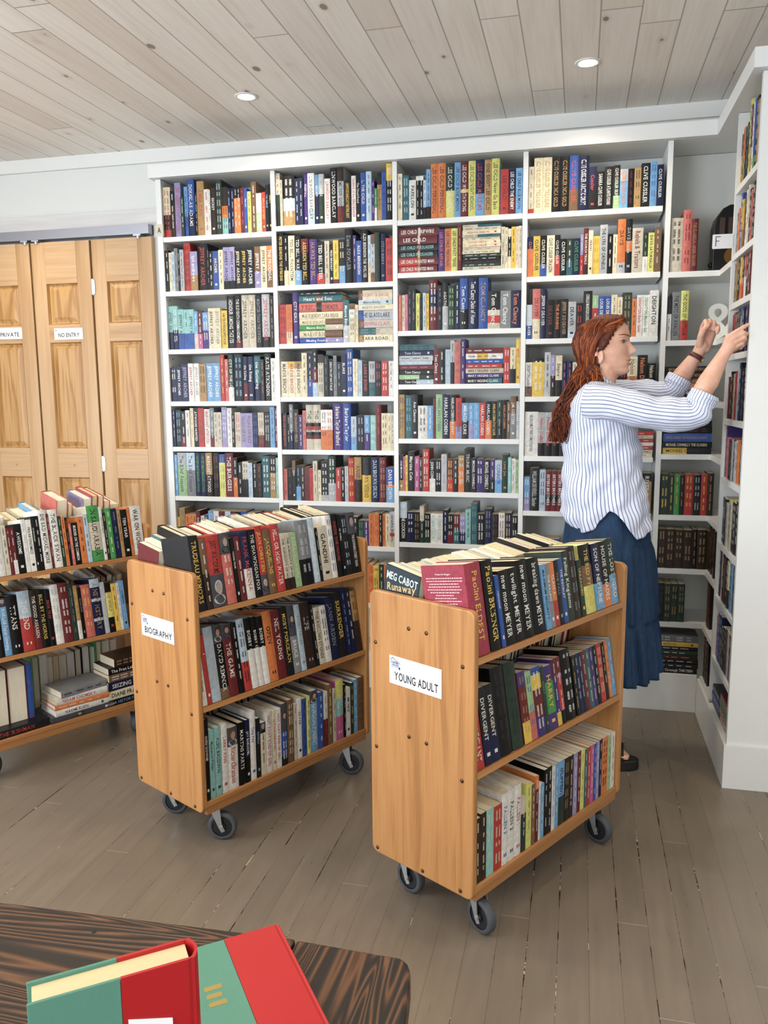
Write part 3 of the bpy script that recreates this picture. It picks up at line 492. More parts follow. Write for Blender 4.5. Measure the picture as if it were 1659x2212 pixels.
CART={
 ('YA', 0): '240 690 249 X Y Paolini ELDEST;945 484 247 K Y Paolini BRISINGR;1429 165 199 B W reinvented;1594 459 208 K W new moon MEYER;2053 433 208 K W twilight MEYER;2486 552 223 K W new moon MEYER;3038 624 220 K W breaking dawn MEYER;3662 242 193 b K MAXIMUM SECURITY;3904 219 192 S W THE KILLING;4123 240 193 O60R W CLASS A;4364 253 195 k S THE FALL;4617 229 196 B W THE RECRUIT;4846 345 215 g W Falling Kingdoms;5191 458 223 u S ~;5649 244 176 g Y UNLEASHED;5892 700 218 k30U30y Y THE RED PYRAMID;6593 465 213 N60b W SON OF NEPTUNE;7058 478 213 K65O W HOUSE OF HADES;7536 491 216 g55b W THE LOST HERO',
 ('YA', 1): '240 470 220 R W ROTH ALLEGIANT;710 349 215 k60N W DIVERGENT;1059 342 215 k60N W DIVERGENT;1416 611 252 K k ~;2043 553 250 g k ~;2597 377 210 P20r50Y T ~;2973 299 202 l60A B ~;3273 481 205 B10Y22r40P W ~;3754 178 199 g S HARRY;3932 455 194 P25G50P Y HARRY;4387 232 205 r30P50Y W ~;4619 245 206 r25p5R50K W ~;4949 561 220 K W ~;5510 168 190 k Y ~;5678 220 190 N c ~;5898 202 190 N c ~;6100 235 190 r C ~;6335 238 191 t C ~;6573 231 191 P C ~;6804 245 191 K W ~;7049 291 192 R C ~;7340 219 190 k C ~;7559 199 191 O C ~;7758 269 195 b W ~',
 ('YA', 2): '240 257 192 u C ~;497 262 199 u C ~;759 343 198 L C ~;1102 390 195 R C ~;1499 311 217 W B FALLEN 3;1810 325 219 W u FALLEN 2;2135 332 221 W R FALLEN 1;2467 228 171 E30g W ~;2695 283 204 y T ~;2978 200 192 U W ~;3178 176 211 O20r W ~;3353 106 186 W B ~;3460 197 176 b W ~;3656 208 214 K W ~;3864 211 216 k W ~;4075 185 209 W B ~;4260 206 210 b W ~;4466 333 211 b55g N (FLIPPED) JUNE;4799 290 210 k T ~;5090 246 209 u C ~;5335 249 207 p W ~;5585 202 206 r W ~;5786 235 204 y T ~;6021 176 199 t W ~;6197 209 200 R W ~;6405 211 200 M W ~;6616 160 199 B W ~;6776 194 200 p W ~;6970 185 201 N W ~;7155 386 200 O K ~;7541 224 198 l R ~;7765 261 199 W R ~',
 ('BI', 0): '240 373 246 k Y TRUDEAU MEMOIRS;626 249 232 U50u W ~;888 562 237 R55q K JUST WATCH ME;1463 394 238 q30A W ~;1870 140 218 K W YOUNG TEAM;2030 250 219 r W ~;2300 357 232 N55W R FRANK McKENNA;2672 301 234 K W THE SHAWINIGAN FOX;2987 306 242 R70q Y JEAN CHRETIEN;3307 348 227 U Y JACQUELINE;3670 392 238 R W HELL OR HIGH WATER;4078 211 199 E80u K THE AUDACITY OF HOPE;4303 213 201 E80u K THE AUDACITY OF HOPE;4532 293 199 l E BARACK OBAMA;4865 618 237 S60K s ~;5499 284 240 c W JIMMY CARTER;5799 107 199 K W ~;5922 483 203 E K GANDHI;6405 297 239 W B ~;6719 284 241 K R INSIDE THE HOUSE;7021 157 236 K W TIP ONEILL;7195 318 231 k c ~;7531 495 235 q35K W THE DOWNING STREET YEARS',
 ('BI', 1): '240 230 232 c50W K Mr Hockey Gordie Howe;482 176 234 R W 9;671 370 252 c s 99 WAYNE GRETZKY;1054 345 252 q25K60U W DAVID REMNICK;1412 386 246 q20r W THE GAME;1812 224 242 K W ~;2049 317 250 c60R K ~;2380 280 246 K45W W BOBBY ORR;2674 234 245 K45W W BOBBY ORR;2922 274 241 K45W W BOBBY ORR;3211 389 252 O K OPEN;3614 397 249 r W NEIL YOUNG;4027 329 251 k Y MOBY PORCELAIN;4371 335 247 q45S W BRUCE;4721 261 246 c S STORYTELLER;4998 468 248 u s LIFE;5482 147 229 k W ~;5646 299 217 E K THE ROLLING STONES;5961 337 216 W K ~;6316 412 243 N S JANN ARDEN;6745 421 252 k Y SURRENDER;7184 232 257 N b ~;7434 253 256 N W ~;7706 321 241 T50u K ~',
 ('BI', 2): '240 190 285 K W GORD DOWNIE;442 211 242 L g Mackenzie Phillips;666 266 243 L N ALEC BALDWIN;945 250 245 W R LARRY KING;1209 436 222 q30W R RichardBranson;1659 295 227 K W MARTINS PARTS;1967 195 228 N60K W JAY BARUCHEL;2176 253 250 W B Tina Fey;2444 178 219 k b SEINFELD;2636 238 196 q20C K ~;2889 293 228 W R NOT THAT KIND OF GIRL;3196 156 223 C R NOT THAT KIND OF GIRL;3367 232 224 W R NOT THAT KIND OF GIRL;3614 304 235 q45B40k W ~;3934 294 240 U C ~;4243 141 216 E u ~;4399 237 233 W K SO FAR;4652 208 225 B K ~;4876 186 226 y k ~;5078 394 240 q20b W GORDON PINSENT;5489 276 223 B W ~;5781 194 218 W50r R ~;5993 265 239 U y ~;6275 156 214 E K ~;6448 421 242 y30L30M W WILL;6887 89 217 K W ~;6994 251 198 W K MR NICE;7263 163 212 g y ~;7444 211 220 b W ~;7673 353 221 U u ~',
 ('LC', 0): '1015 223 208 k W ~;1246 261 209 R W ~;1517 255 215 W K ~;1781 277 217 W s ~;2068 177 198 E K ~;2254 132 184 r W ~;2395 156 185 r70W W ~;2561 278 196 K W AWESOME;2848 169 212 W s ~;3027 224 208 W K FREAKONOMICS;3262 113 219 k W DAVID DARLING;3385 178 219 K W ~;3573 316 241 W K SHE SAID MICHAEL MORE;3899 76 222 r W ~;3985 347 238 W K THE BLACK SWAN;4342 119 208 g W ~;4471 145 204 O K ~;4627 94 199 K O ~;4731 121 173 A W ~;4862 254 174 K W MURDER ON THE COMMON;5127 257 196 O K ~;5395 189 202 c K ~;5600 522 236 G30E50G k IN SAUDI ARABIA;6133 128 227 W K WHITE FRAGILITY;6272 118 200 u W ~;6401 254 218 G W ~;6666 245 213 N S ~;6923 150 203 T K ~;7084 291 204 K W TEN YEAR;7386 123 213 O K ~;7533 493 215 W K WAR ON WORLD',
 ('LC', 1): '859 324 219 u W ~;1193 358 225 W K ~;1560 214 237 K W ~;1789 275 228 q15b W WAR LAB Taylor Downing;2073 431 233 K W TITANS;2514 480 243 c45R W THE END;3004 269 239 u60r W THE GOOD ASSASSIN;3284 299 236 K Y BULL BY THE HORNS;3593 224 232 K R BEAR TRAP;3833 337 246 W s ~;4186 386 246 r W ~;4582 206 236 g S ~;4800 170 227 T65W Y ~;4980 127 216 K S MICHAEL LEWIS;5129 396 223 A Y ~;5541 420 241 c15N20c5N30c5N T A NEW HISTORY;5972 190 221 s E ~;6173 278 216 K20y50K R THE WOLF;6464 211 206 Y N ~;6686 136 207 W B ~;6840 202 213 b K LONDON',
}

# ---------------- books ----------------
PAL = dict(K='0b0b0d', k='1a1b1f', N='121c46', B='2a55a8', b='6aa6d8', c='b8cfe0', R='c03028', r='6e1f24', A='d0685c', G='3f9a48', g='263c30', l='9cc48c', W='e8e6e0', C='e6d9b4', E='cfc6b0', Y='e8c030', y='dcdc6a', O='e07a2c', T='b08a50', U='7a5a3c', u='33221a', P='47307c', p='9c94c4', M='c85a98', S='84888c', s='b8bcc0', t='2f6a74', L='8cc8c4', X='a83048', q='4c4c55')
NAMES = dict(K='black', k='charcoal', N='navy', B='blue', b='light blue', c='pale blue', R='red', r='dark red', A='coral', G='green', g='dark green', l='pale green', W='white', C='cream', E='beige', Y='yellow', y='lemon', O='orange', T='tan', U='brown', u='dark brown', P='purple', p='lilac', M='pink', S='grey', s='pale grey', t='teal', L='mint', X='crimson', q='dark grey')
def mute(c, k_=.86, d_=.80):
    l_ = .3*c[0]+.55*c[1]+.15*c[2]; return tuple((l_+(x-l_)*k_)*d_ for x in c)
LIN = {k: mute(lin(v)) for k, v in PAL.items()}
def cover_mat():
    m, n, b = nt('book_cover'); k = NB(n)
    a = k.N('ShaderNodeAttribute', attribute_name='Col'); tc = k.N('ShaderNodeTexCoord')
    nz = k.noise(tc.outputs['Object'], 55, 4, .65); f_ = k.ramp(nz, [(.3, g(.6)), (.7, g(1.35))])
    n.links.new(k.mix(.5, a.outputs['Color'], f_, 'MULTIPLY'), b.inputs['Base Color']); b.inputs['Roughness'].default_value = .40; b.inputs['Specular IOR Level'].default_value = .3; return m
def page_mat():
    m, n, b = nt('page_paper'); k = NB(n)
    a = k.N('ShaderNodeAttribute', attribute_name='Col'); tc = k.N('ShaderNodeTexCoord'); s = k.sep(tc.outputs['Object'])
    nz = k.noise(k.comb(k.math('MULTIPLY', s[0], 900.), k.math('MULTIPLY', s[1], 12.), k.math('MULTIPLY', s[2], 12.)), 1, 2)
    n.links.new(k.mix(.8, a.outputs['Color'], k.ramp(nz, [(.35, g(.78)), (.65, g(1.05))]), 'MULTIPLY'), b.inputs['Base Color']); b.inputs['Roughness'].default_value = .85; return m
M_COVER = cover_mat(); M_PAGE = page_mat()
M_LETTER, _n, _b = nt('spine_lettering'); _a = _n.nodes.new('ShaderNodeAttribute'); _a.attribute_name = 'Col'; _n.links.new(_a.outputs['Color'], _b.inputs['Base Color']); _b.inputs['Roughness'].default_value = .4
PAGECOL = [lin(x) for x in ('e8dcc0', 'e2d6bc', 'ece4d0', 'd8c8a4', 'e4dcc8', 'f0ebdf')]
def bands_of(code):
    it = re.findall(r'([A-Za-z])(\d*)', code); out = []; used = 0
    for i, (c_, n_) in enumerate(it):
        p = int(n_) if n_ else 100-used
        if i == len(it)-1: p = 100-used
        out.append((c_, p/100.)); used += p
    return out
def jit(c, a=.05):
    q = 1+R_.uniform(-a, a)*1.6; return tuple(min(1, x*q) for x in c)
BOOKS = []
def make_book(w_, h_, d_, code, tc, text, hard=None, hue=None):
    """local frame: x thickness (centred), y=0 spine .. d fore-edge, z up"""
    cover, pages, let, pic, mark = MB(), MB(), MB(), MB(), MB()
    bands = bands_of(code)
    if hard is None: hard = h_ > .225 or (w_ > .024 and h_ > .215)
    t = .0026 if hard else .0009; t = min(t, w_*.2); bul = (.09 if hard else .03)*w_
    xs = [-w_/2, -w_/2*.78, -w_/2*.4, 0, w_/2*.4, w_/2*.78, w_/2]
    def arc(x): q = x/(w_/2); return bul*q*q
    outer = [(-w_/2, d_)]+[(x, arc(x)) for x in xs]+[(w_/2, d_)]
    inner = [(-w_/2+t, d_)]+[(max(-w_/2+t, min(w_/2-t, x)), arc(x)+t) for x in xs]+[(w_/2-t, d_)]
    n_ = len(outer); zs = [0.]; cols = []
    z = h_
    zb = [h_]; acc = 0
    for c_, p in bands: acc += p; zb.append(h_*(1-acc)); cols.append(jit(LIN[c_]))
    zb[-1] = 0.
    main = cols[max(range(len(bands)), key=lambda i: bands[i][1])]
    for bi in range(len(bands)):
        za, zc = zb[bi+1], zb[bi]
        if zc-za < 1e-4: continue
        vs = [Vector((x, y, za)) for x, y in outer]+[Vector((x, y, zc)) for x, y in outer]
        for i in range(n_-1):
            side = i in (0, n_-2)
            cover.mesh([vs[i], vs[i+1], vs[n_+i+1], vs[n_+i]], [(0, 1, 2, 3)], cols[bi] if len(bands) < 3 or not side else main)
    vi = [Vector((x, y, 0)) for x, y in inner]+[Vector((x, y, h_)) for x, y in inner]
    cover.mesh(vi, [(i+1, i, n_+i, n_+i+1) for i in range(n_-1)], main)
    for z in (0, h_):
        vs = [Vector((x, y, z)) for x, y in outer]+[Vector((x, y, z)) for x, y in inner]
        cover.mesh(vs, [(i, i+1, n_+i+1, n_+i) if z else (i+1, i, n_+i, n_+i+1) for i in range(n_-1)], cols[0] if z else cols[-1])
    for sx in (-1, 1):
        cover.face([Vector((sx*w_/2, d_, 0)), Vector((sx*(w_/2-t), d_, 0)), Vector((sx*(w_/2-t), d_, h_)), Vector((sx*w_/2, d_, h_))], main)
    ins = .003 if hard else .0004
    pc = R_.choice(PAGECOL); 
    pages.box(-w_/2+t+.0001, w_/2-t-.0001, bul+t+.0006, d_-ins-.0004, ins, h_-ins, pc)
    # lettering, wrapped on the spine curve
    tcl = LIN[tc]
    def M_(z0): return z0
    def spine_pts(V): return [Vector((x, arc(max(-w_/2, min(w_/2, x)))-.00035, z_)) for x, z_ in V]
    for bi, (c_, p) in enumerate(bands):
        if c_ == 'q':   # dark photo band with a pale figure in it
            zc = (zb[bi]+zb[bi+1])/2; hh = (zb[bi]-zb[bi+1])/2; rx = w_*.3; rz = min(hh*.5, w_*.42); zf = zc+hh*.12
            for (ox, oz, ax, az, cc) in ((0, zf-rz*1.5, w_*.42, rz*.7, jit(LIN[R_.choice('KNqs')])), (0, zf+rz*.28, rx*.92, rz*.95, jit(LIN[R_.choice('usUu')])), (rx*.08, zf, rx*.72, rz*.84, lin(R_.choice(('a98674', '9c8f88', 'b5937f'))))):
                pic.mesh([v for v in spine_pts([(ox+ax*math.cos(a*PI/8), oz+az*math.sin(a*PI/8)) for a in range(16)])], [tuple(range(16))], cc)
                for v in pic.v[-16:]: v.y -= .00012*len(pic.f)
    top, bot = h_*.93, h_*.10
    for bi, (c_, p) in enumerate(bands):
        if c_ == 'q':
            if bi == 0: top = zb[1]-.004
            else: bot = zb[bi]+.004
    if text == '~':
        lines = 1 if w_ < .028 else 2
        z_ = top
        while z_ > bot+.02:
            L_ = R_.uniform(.012, .04); L_ = min(L_, z_-bot)
            for li in range(lines):
                off = 0 if lines == 1 else (li-.5)*w_*.36
                hw = w_*(.13 if lines == 1 else .1)
                # strokes like small lettering
                zz = z_
                while zz > z_-L_+.003:
                    sw = R_.uniform(.0012, .0028)
                    let.mesh(spine_pts([(off-hw, zz-sw), (off+hw*R_.uniform(.3, 1), zz-sw), (off+hw, zz), (off-hw*R_.uniform(.3, 1), zz)]), [(0, 1, 2, 3)], tcl); zz -= sw+R_.uniform(.0007, .0016)
            z_ -= L_+R_.uniform(.005, .02)
            if R_.random() < .12: z_ -= .02
    else:
        words = text.split(' '); av = top-bot
        V, Fc, W_ = text2d(text)
        H = min(w_*.46, .021); sx = av/W_
        sx = min(sx, H/.7*.95)
        hh = min(H, sx*.7*2.4); sz = hh/.7
        L_ = W_*sx; s0 = top-(av-L_)*.25
        let.mesh(spine_pts([(b_*sz-hh/2, s0-a_*sx) for a_, b_ in V]), Fc, tcl)
        if L_ < av*.7:
            zz = bot+.012; mark.mesh(spine_pts([(-w_*.2, zz-.01), (w_*.2, zz-.01), (w_*.2, zz), (-w_*.2, zz)]), [(0, 1, 2, 3)], tcl)
    return cover, pages, let, pic, mark
def add_book(w_, h_, d_, code, tc, text, M, where, group, vis=1., first=None, hard=None):
    BOOKS.append(dict(a=(w_, h_, d_, code, tc, text, hard), M=M, where=where, group=group, vis=vis))
CAMP = Vector((.873, -3.909, 1.518))
ORD = ['first', 'second', 'third', 'fourth', 'fifth', 'sixth', 'seventh', 'eighth', 'ninth', 'tenth', 'eleventh', 'twelfth', 'thirteenth', 'fourteenth', 'fifteenth', 'sixteenth', 'seventeenth', 'eighteenth', 'nineteenth', 'twentieth']
def ordn(i):
    if i < 20: return ORD[i]
    if i < 29: return 'twenty-'+ORD[i-20]
    if i == 29: return 'thirtieth'
    return 'thirty-'+ORD[i-30]
def T3(x, y, z): return Matrix.Translation((x, y, z))
def RX(a): return Matrix.Rotation(a, 4, 'X')
def RY(a): return Matrix.Rotation(a, 4, 'Y')
def RZm(a): return Matrix.Rotation(a, 4, 'Z')
def depth_for(h_, cap=.20): return min(cap, max(.105, h_*.63))
def fill_row(text, M, span, where, group, vis=1., cap=.2, maxh=.3, y0=.006, full=True):
    """lay a row of books left to right in the frame of M (x along the shelf, -y towards the reader)"""
    items = [s.strip() for s in text.split(';') if s.strip()]
    parts = []
    for it in items:
        if it[0] == '_': parts.append(('gap', float(it[1:])/1000))
        elif it[0] == '=': a = it[1:].split('|'); parts.append(('stack', float(a[0])/1000, a[1:]))
        else:
            a = it.split(' ', 4); parts.append(('book', float(a[0])/1000, min(float(a[1])/1000, maxh), a[2], a[3], a[4]))
    tot = sum(p[1] for p in parts); k = span/tot if (full or tot > span) else 1.
    x = 0; n = 0; st = 0; nst = sum(p[0] == 'stack' for p in parts)
    for p in parts:
        W_ = p[1]*k
        if p[0] == 'book':
            d_ = depth_for(p[2], cap); lean = R_.uniform(-.008, .008) if R_.random() < .5 else 0
            lean = 0
            add_book(W_-.0006, p[2]-.001, d_, p[3], p[4], p[5], M @ T3(x+W_/2, y0+R_.uniform(0, .007), .0004), ordn(n)+' from left on '+where, group, vis); n += 1
        elif p[0] == 'stack':
            st += 1; th = [float(q.split(' ')[0])/1000 for q in p[2]]; z = .0004; tt = sum(th); lim = maxh-.006; kk = min(1., lim/tt)
            nm = 'stack' if nst == 1 else ('left stack' if st == 1 else 'right stack'); N_ = len(p[2])
            for j in range(N_-1, -1, -1):
                a = p[2][j].split(' ', 3); t_ = th[j]*kk; L_ = W_*.985*R_.uniform(.965, 1.)
                Mb = M @ T3(x+L_+.002+R_.uniform(0, W_*.01), y0+R_.uniform(.0, .008), z+t_/2) @ RY(-PI/2)
                add_book(t_-.0006, L_, depth_for(L_, cap), a[1], a[2], a[3], Mb, ordn(j)+' from top of '+nm+', '+where, group, vis); z += t_
        x += W_
SHELFN = ['top', 'second', 'third', 'fourth', 'fifth', 'sixth', 'seventh', 'eighth']
BAYN = ['leftmost', 'second', 'third', 'fourth']
for (c_, r_), t_ in WALL.items():
    if c_ < 4:
        x0 = (c_-2)*PITCH+.0125; z = COLZ[c_][r_]; above = (COLZ[c_][r_-1]-ST) if r_ else 2.592
        fill_row(t_, T3(x0, 0, z), PITCH-.025, SHELFN[r_]+' shelf, '+BAYN[c_]+' wall bay', 'books on the '+SHELFN[r_]+' shelf of the '+BAYN[c_]+' wall bay', .25 if r_ > 5 else 1., maxh=above-z-.006)
    else:
        z = CORZ[r_] if r_ < 7 else .187; above = (CORZ[r_-1]-ST) if r_ else 2.59
        fill_row(t_, T3(1.246, 0, z), .245 if r_ in (2, 3, 7) else .30 if r_ in (5,) else .232 if r_ == 4 else .36, SHELFN[r_]+' corner shelf', 'books on the '+SHELFN[r_]+' corner shelf', .3 if r_ > 4 else .8, maxh=above-z-.006, full=r_ in (2, 3, 4, 5, 7))
MR = Matrix.Rotation(-PI/2, 4, 'Z')
for i, t_ in enumerate(RIGHT):
    z = RZ[i]; above = (RZ[i-1]-ST) if i else 2.59
    fill_row(t_, T3(1.4575, -.302, z) @ MR, .41, SHELFN[i] if i < 8 else 'lowest', 'books on the right-hand end bookcase', .12, maxh=above-z-.006)
for z, t_ in ((.695, '30 240 u T ~;30 240 u T ~;30 240 u T ~;30 240 u T ~;30 240 u T ~;30 240 u T ~;30 240 k T ~;30 240 u T ~;30 235 u T ~'), (.438, '26 230 u T ~;26 230 r T ~;26 230 u T ~;_160'), (.187, '30 200 r W ~;34 190 k T ~;32 200 u W ~;30 200 k l ~;_120')):
    fill_row(t_, T3(1.4575, -.004, z) @ MR, .27, 'corner', 'books in the corner', .06, maxh=.21)
# low stacks at the foot of the end bookcase
fill_row('=200|30 k W ~|28 B W ~|30 g T ~;=200|32 r W ~|30 G k ~|34 R W ~|28 E K ~', T3(1.4575, -.302, .172) @ MR, .41, 'base', 'books', .05, maxh=.19)

# ---------------- rolling book carts ----------------
ZT, ZBP, WD, LN = .955, .1406, .3836, .8266
S1, S2, S3 = .8238, .5042, .1731
TILT = math.radians(9.5)
def caster(parent, x, y, ang, r=.05):
    c = MB(); z1 = ZBP+.012
    c.box(-.034, .034, -.026, .026, z1-.004-.0, z1); 
    for sy in (-1, 1): c.prism([(-.022, z1-.006), (.022, z1-.006), (.030, r+.012), (.040, r-.012), (.028, r-.018), (.018, r+.0)], sy*.0195-.0012, sy*.0195+.0012, 'y')
    c.box(-.022, .022, -.0207, .0207, z1-.012, z1-.004)
    e = c.build('caster', M_STEEL, parent, M=T3(x, y, 0) @ RZm(ang))
    wv = MB(); cx = .028
    n_ = 36; prof = [(.036, -.0130), (.044, -.0145), (.049, -.010), (.05, -.004), (.05, .004), (.049, .010), (.044, .0145), (.036, .0130)]
    vs = [Vector((cx+R0*math.cos(2*PI*i/n_), y_, r+R0*math.sin(2*PI*i/n_))) for R0, y_ in prof for i in range(n_)]
    wv.mesh(vs, [(a*n_+i, a*n_+(i+1) % n_, (a+1)*n_+(i+1) % n_, (a+1)*n_+i) for a in range(7) for i in range(n_)])
    wv.build('tyre', M_RUBBER, e, smooth=True)
    MB().cyl((cx, -.010, r), (cx, .010, r), .0375, n=28).cyl((cx, -.016, r), (cx, .016, r), .013, n=16).build('hub', M_BLACKP, e)
    MB().cyl((cx, -.0235, r), (cx, .0235, r), .006, n=12).build('axle', M_STEEL, e)
def cart(key, ox, oy, th, label, sign, wheels, cs):
    root = tag(empty('book_cart', loc=(ox, oy, 0), rz=th), label, 'book cart')
    prof = rnd_rect(-WD, 0, ZBP, ZT, .022, 6, (1, 1, 1, 1))
    for a in (0, LN-.02):
        b = MB().prism(prof, a, a+.02, 'x'); b.build('end_panel', M_OAK, root, bevel=.0035)
    W2 = WD/2
    for s in (S1, S2):
        for sd in (0, 1):
            b = MB().box(.0205, LN-.0205, 0, W2-.012, -.018, 0)
            Mx = T3(0, -WD+.004, s) @ RX(-TILT) if sd == 0 else T3(LN, -.004, s) @ RZm(PI) @ RX(-TILT)
            b.build('shelf', M_OAKX, root, M=Mx, bevel=.002)
        MB().box(.0205, LN-.0205, -W2-.008, -W2+.008, s-.035, s+.06).build('back_stop', M_OAKX, root)
    MB().box(.0205, LN-.0205, -WD+.004, -.004, S3-.018, S3).build('shelf', M_OAKX, root, bevel=.0015)
    b = MB().box(.0205, LN-.0205, -WD+.006, -WD+.022, S3-.045, S3-.0182).box(.0205, LN-.0205, -.022, -.006, S3-.045, S3-.0182); b.build('apron', M_OAKX, root, bevel=.0015)
    for fy, z in ((.06, .80), (.40, .866), (.57, .866), (.90, .80), (.06, .48), (.40, .548), (.57, .548), (.90, .48), (.06, .157), (.53, .157), (.89, .157)):
        MB().ball((-.0005, -WD*fy, z), .0062, 12, sc=(.5, 1, 1)).build('screw', M_SCREW, root)
    for x, y, a in wheels: caster(root, x, y, a)
    if sign:
        # taped paper sign on the near end panel: faces local -x ; text runs along local -y
        fy0, fy1, z0, z1, text, skew = sign
        e = MB().box(-.0012, 0, fy0, fy1, z0, z1).build('sign', M_PAPER, root, M=T3(-.0006, 0, 0)); 
        cy = (fy0+fy1)/2; w_ = fy1-fy0; h_ = z1-z0
        b = MB(); put_text(b, text, MF((-.0018, cy-w_*.02, z0+h_*.31), (0, -1, 0), (0, 0, 1)), w_*.84, h_*.29, (0, 0, 0)); b.build('lettering', M_INK, e)
        b = MB(); b.box(-.0015, -.00125, fy1-.002-h_*.5, fy1-.003, z1-h_*.5, z1-.003); b.build('logo_ground', mat('logo_grey', 'c4c9da', .7), e)
        b = MB(); logo(b, MF((-.0019, fy1-.004, z1-h_*.5), (0, -1, 0), (0, 0, 1)), h_*.47, lin('3a3f55')); b.build('logo', M_INK, e)
    RM = root.matrix_world
    LV = ['top', 'middle', 'bottom']
    for i, s in enumerate((S1, S2, S3)):
        if (key, i) not in CART: continue
        n = 0; tilt = 0 if i == 2 else TILT
        for it in CART[key, i].split(';'):
            a = it.split(' ', 5); a0, w_, h_ = int(a[0])/1e4, int(a[1])/1e4, int(a[2])/1e3
            h_ = min(h_, .30 if i == 0 else .275 if i == 1 else .305)
            M = RM @ T3(a0+w_/2, -WD+.010, s+.0008) @ RX(-tilt) @ T3(0, .001, 0)
            add_book(w_-.0004, h_, depth_for(h_, .168), a[3], a[4], a[5], M, (ordn(n)+' from left on ' if key != 'LC' else ordn(CART[key, i].count(';')-n)+' from right on ')+LV[i]+' shelf, '+cs, 'books on the '+LV[i]+' shelf of the '+cs, 2.0); n += 1
    return root, RM
def rear_row(RM, s, tilt, items, cs, lv, vis, a_start=.024, flush=.010):
    """second row facing the far side; items: list of (w,h,code)"""
    x = a_start; fit = 0; xx_ = a_start
    for itm in items:
        if xx_+itm[0] > LN-.024: break
        xx_ += itm[0]; fit += 1
    far = cs == 'leftmost cart'
    for i, itm in enumerate(items):
        w_, h_, code = itm[:3]; title = itm[3] if len(itm) > 3 else '~'
        if x+w_ > LN-.024: break
        M = RM @ T3(x+w_/2, -flush, s+.0008) @ RZm(PI) @ RX(-tilt) @ T3(0, .001, 0)
        add_book(w_-.0005, h_, depth_for(h_, .162), code, 'W' if code[0] in 'KkNrBgu' else 'K', title, M, (ordn(fit-1-i)+' from far end' if far else ordn(i)+' from near end')+' in rear row, '+lv+' shelf, '+cs, 'rear row books on the '+cs, vis); x += w_
def rr_items(n, codes, wr, hr, seed):
    q = random.Random(seed); return [(q.uniform(*wr), q.uniform(*hr), codes[i % len(codes)] if isinstance(codes, list) else q.choice(codes)) for i in range(n)]
YA, RMY = cart('YA', .29373, -1.68471, 1.03947, 'oak book cart with white YOUNG ADULT sign, nearest to the camera',
    (-.274, -.080, .692, .775, 'YOUNG ADULT', 0), [(.085, -.055, -1.6), (.085, -WD+.055, -1.75), (LN-.10, -WD+.05, -1.65), (LN-.10, -.055, -1.7)], 'young adult cart')
rear_row(RMY, S1, TILT, [(.026, .213, 'k', 'MEG CABOT Runaway'), (.012, .20, 'N'), (.015, .205, 'W'), (.016, .205, 'u')]+rr_items(16, ['W', 'C', 'W', 'c', 'W', 'C', 'y', 'W'], (.026, .031), (.194, .200), 3)+[(.02, .215, 'K'), (.026, .2, 'C'), (.015, .205, 'P'), (.026, .2, 'C'), (.024, .2, 'C'), (.022, .215, 'K'), (.014, .205, 'K'), (.016, .2, 'A'), (.02, .205, 'y'), (.02, .2, 'C'), (.02, .2, 'C')], 'young adult cart', 'top', .9)
rear_row(RMY, S2, TILT, rr_items(34, 'KWCNRgsu', (.016, .03), (.22, .26), 5), 'young adult cart', 'middle', .2)
rear_row(RMY, S3, 0, rr_items(34, 'KWCNRgsu', (.018, .032), (.18, .21), 6), 'young adult cart', 'bottom', .05)
BI, RMB = cart('BI', -.64284, -1.43217, 1.08859, 'oak book cart with white BIOGRAPHY sign, in the middle of the three carts',
    (-.268, -.079, .700, .776, 'BIOGRAPHY', 0), [(.085, -.055, -.95), (.085, -WD+.055, -.9), (LN-.10, -WD+.05, -1.05), (LN-.10, -.055, -1.0)], 'biography cart')
rear_row(RMB, S1, TILT, [(.024, .195, 'r'), (.028, .205, 'E'), (.02, .215, 't')]+rr_items(24, ['K', 'W', 'C', 'k', 'R', 'W', 'C', 'K', 'u', 'W', 'C', 'E'], (.024, .040), (.222, .245), 8), 'biography cart', 'top', .9)
rear_row(RMB, S2, TILT, rr_items(34, 'KWCNkgsu', (.02, .034), (.22, .25), 9), 'biography cart', 'middle', .25)
rear_row(RMB, S3, 0, rr_items(34, 'KWCNRgsu', (.02, .032), (.22, .25), 10), 'biography cart', 'bottom', .05)
LC, RML = cart('LC', -1.70471, -1.22996, 1.02906, 'oak book cart without a visible sign, cut off by the left picture edge', None,
    [(.085, -.055, .6), (.085, -WD+.055, .5), (LN-.10, -WD+.05, .7), (LN-.06, -.055, 1.9)], 'leftmost cart')
rear_row(RML, S1, TILT, [(.03, .23, 'R'), (.03, .22, 'R'), (.028, .21, 'C'), (.04, .22, 'R'), (.025, .235, 'R'), (.03, .22, 'C'), (.04, .225, 'E'), (.03, .235, 'E'), (.03, .22, 'C'), (.035, .21, 'K'), (.05, .225, 'E'), (.03, .245, 'b'), (.035, .225, 'T'), (.03, .21, 'E'), (.05, .285, 'A'), (.022, .265, 'A'), (.045, .23, 'T'), (.04, .28, 'p'), (.028, .29, 'R'), (.028, .285, 'R'), (.03, .26, 'R'), (.05, .24, 'E')], 'leftmost cart', 'top', .9)
rear_row(RML, S2, TILT, rr_items(34, ['K', 'k', 'u', 'K', 'c', 'C', 'K', 'W', 'k', 'W', 'u', 'R', 'E', 'E', 'W', 'K'], (.02, .034), (.21, .255), 12), 'leftmost cart', 'middle', .35)
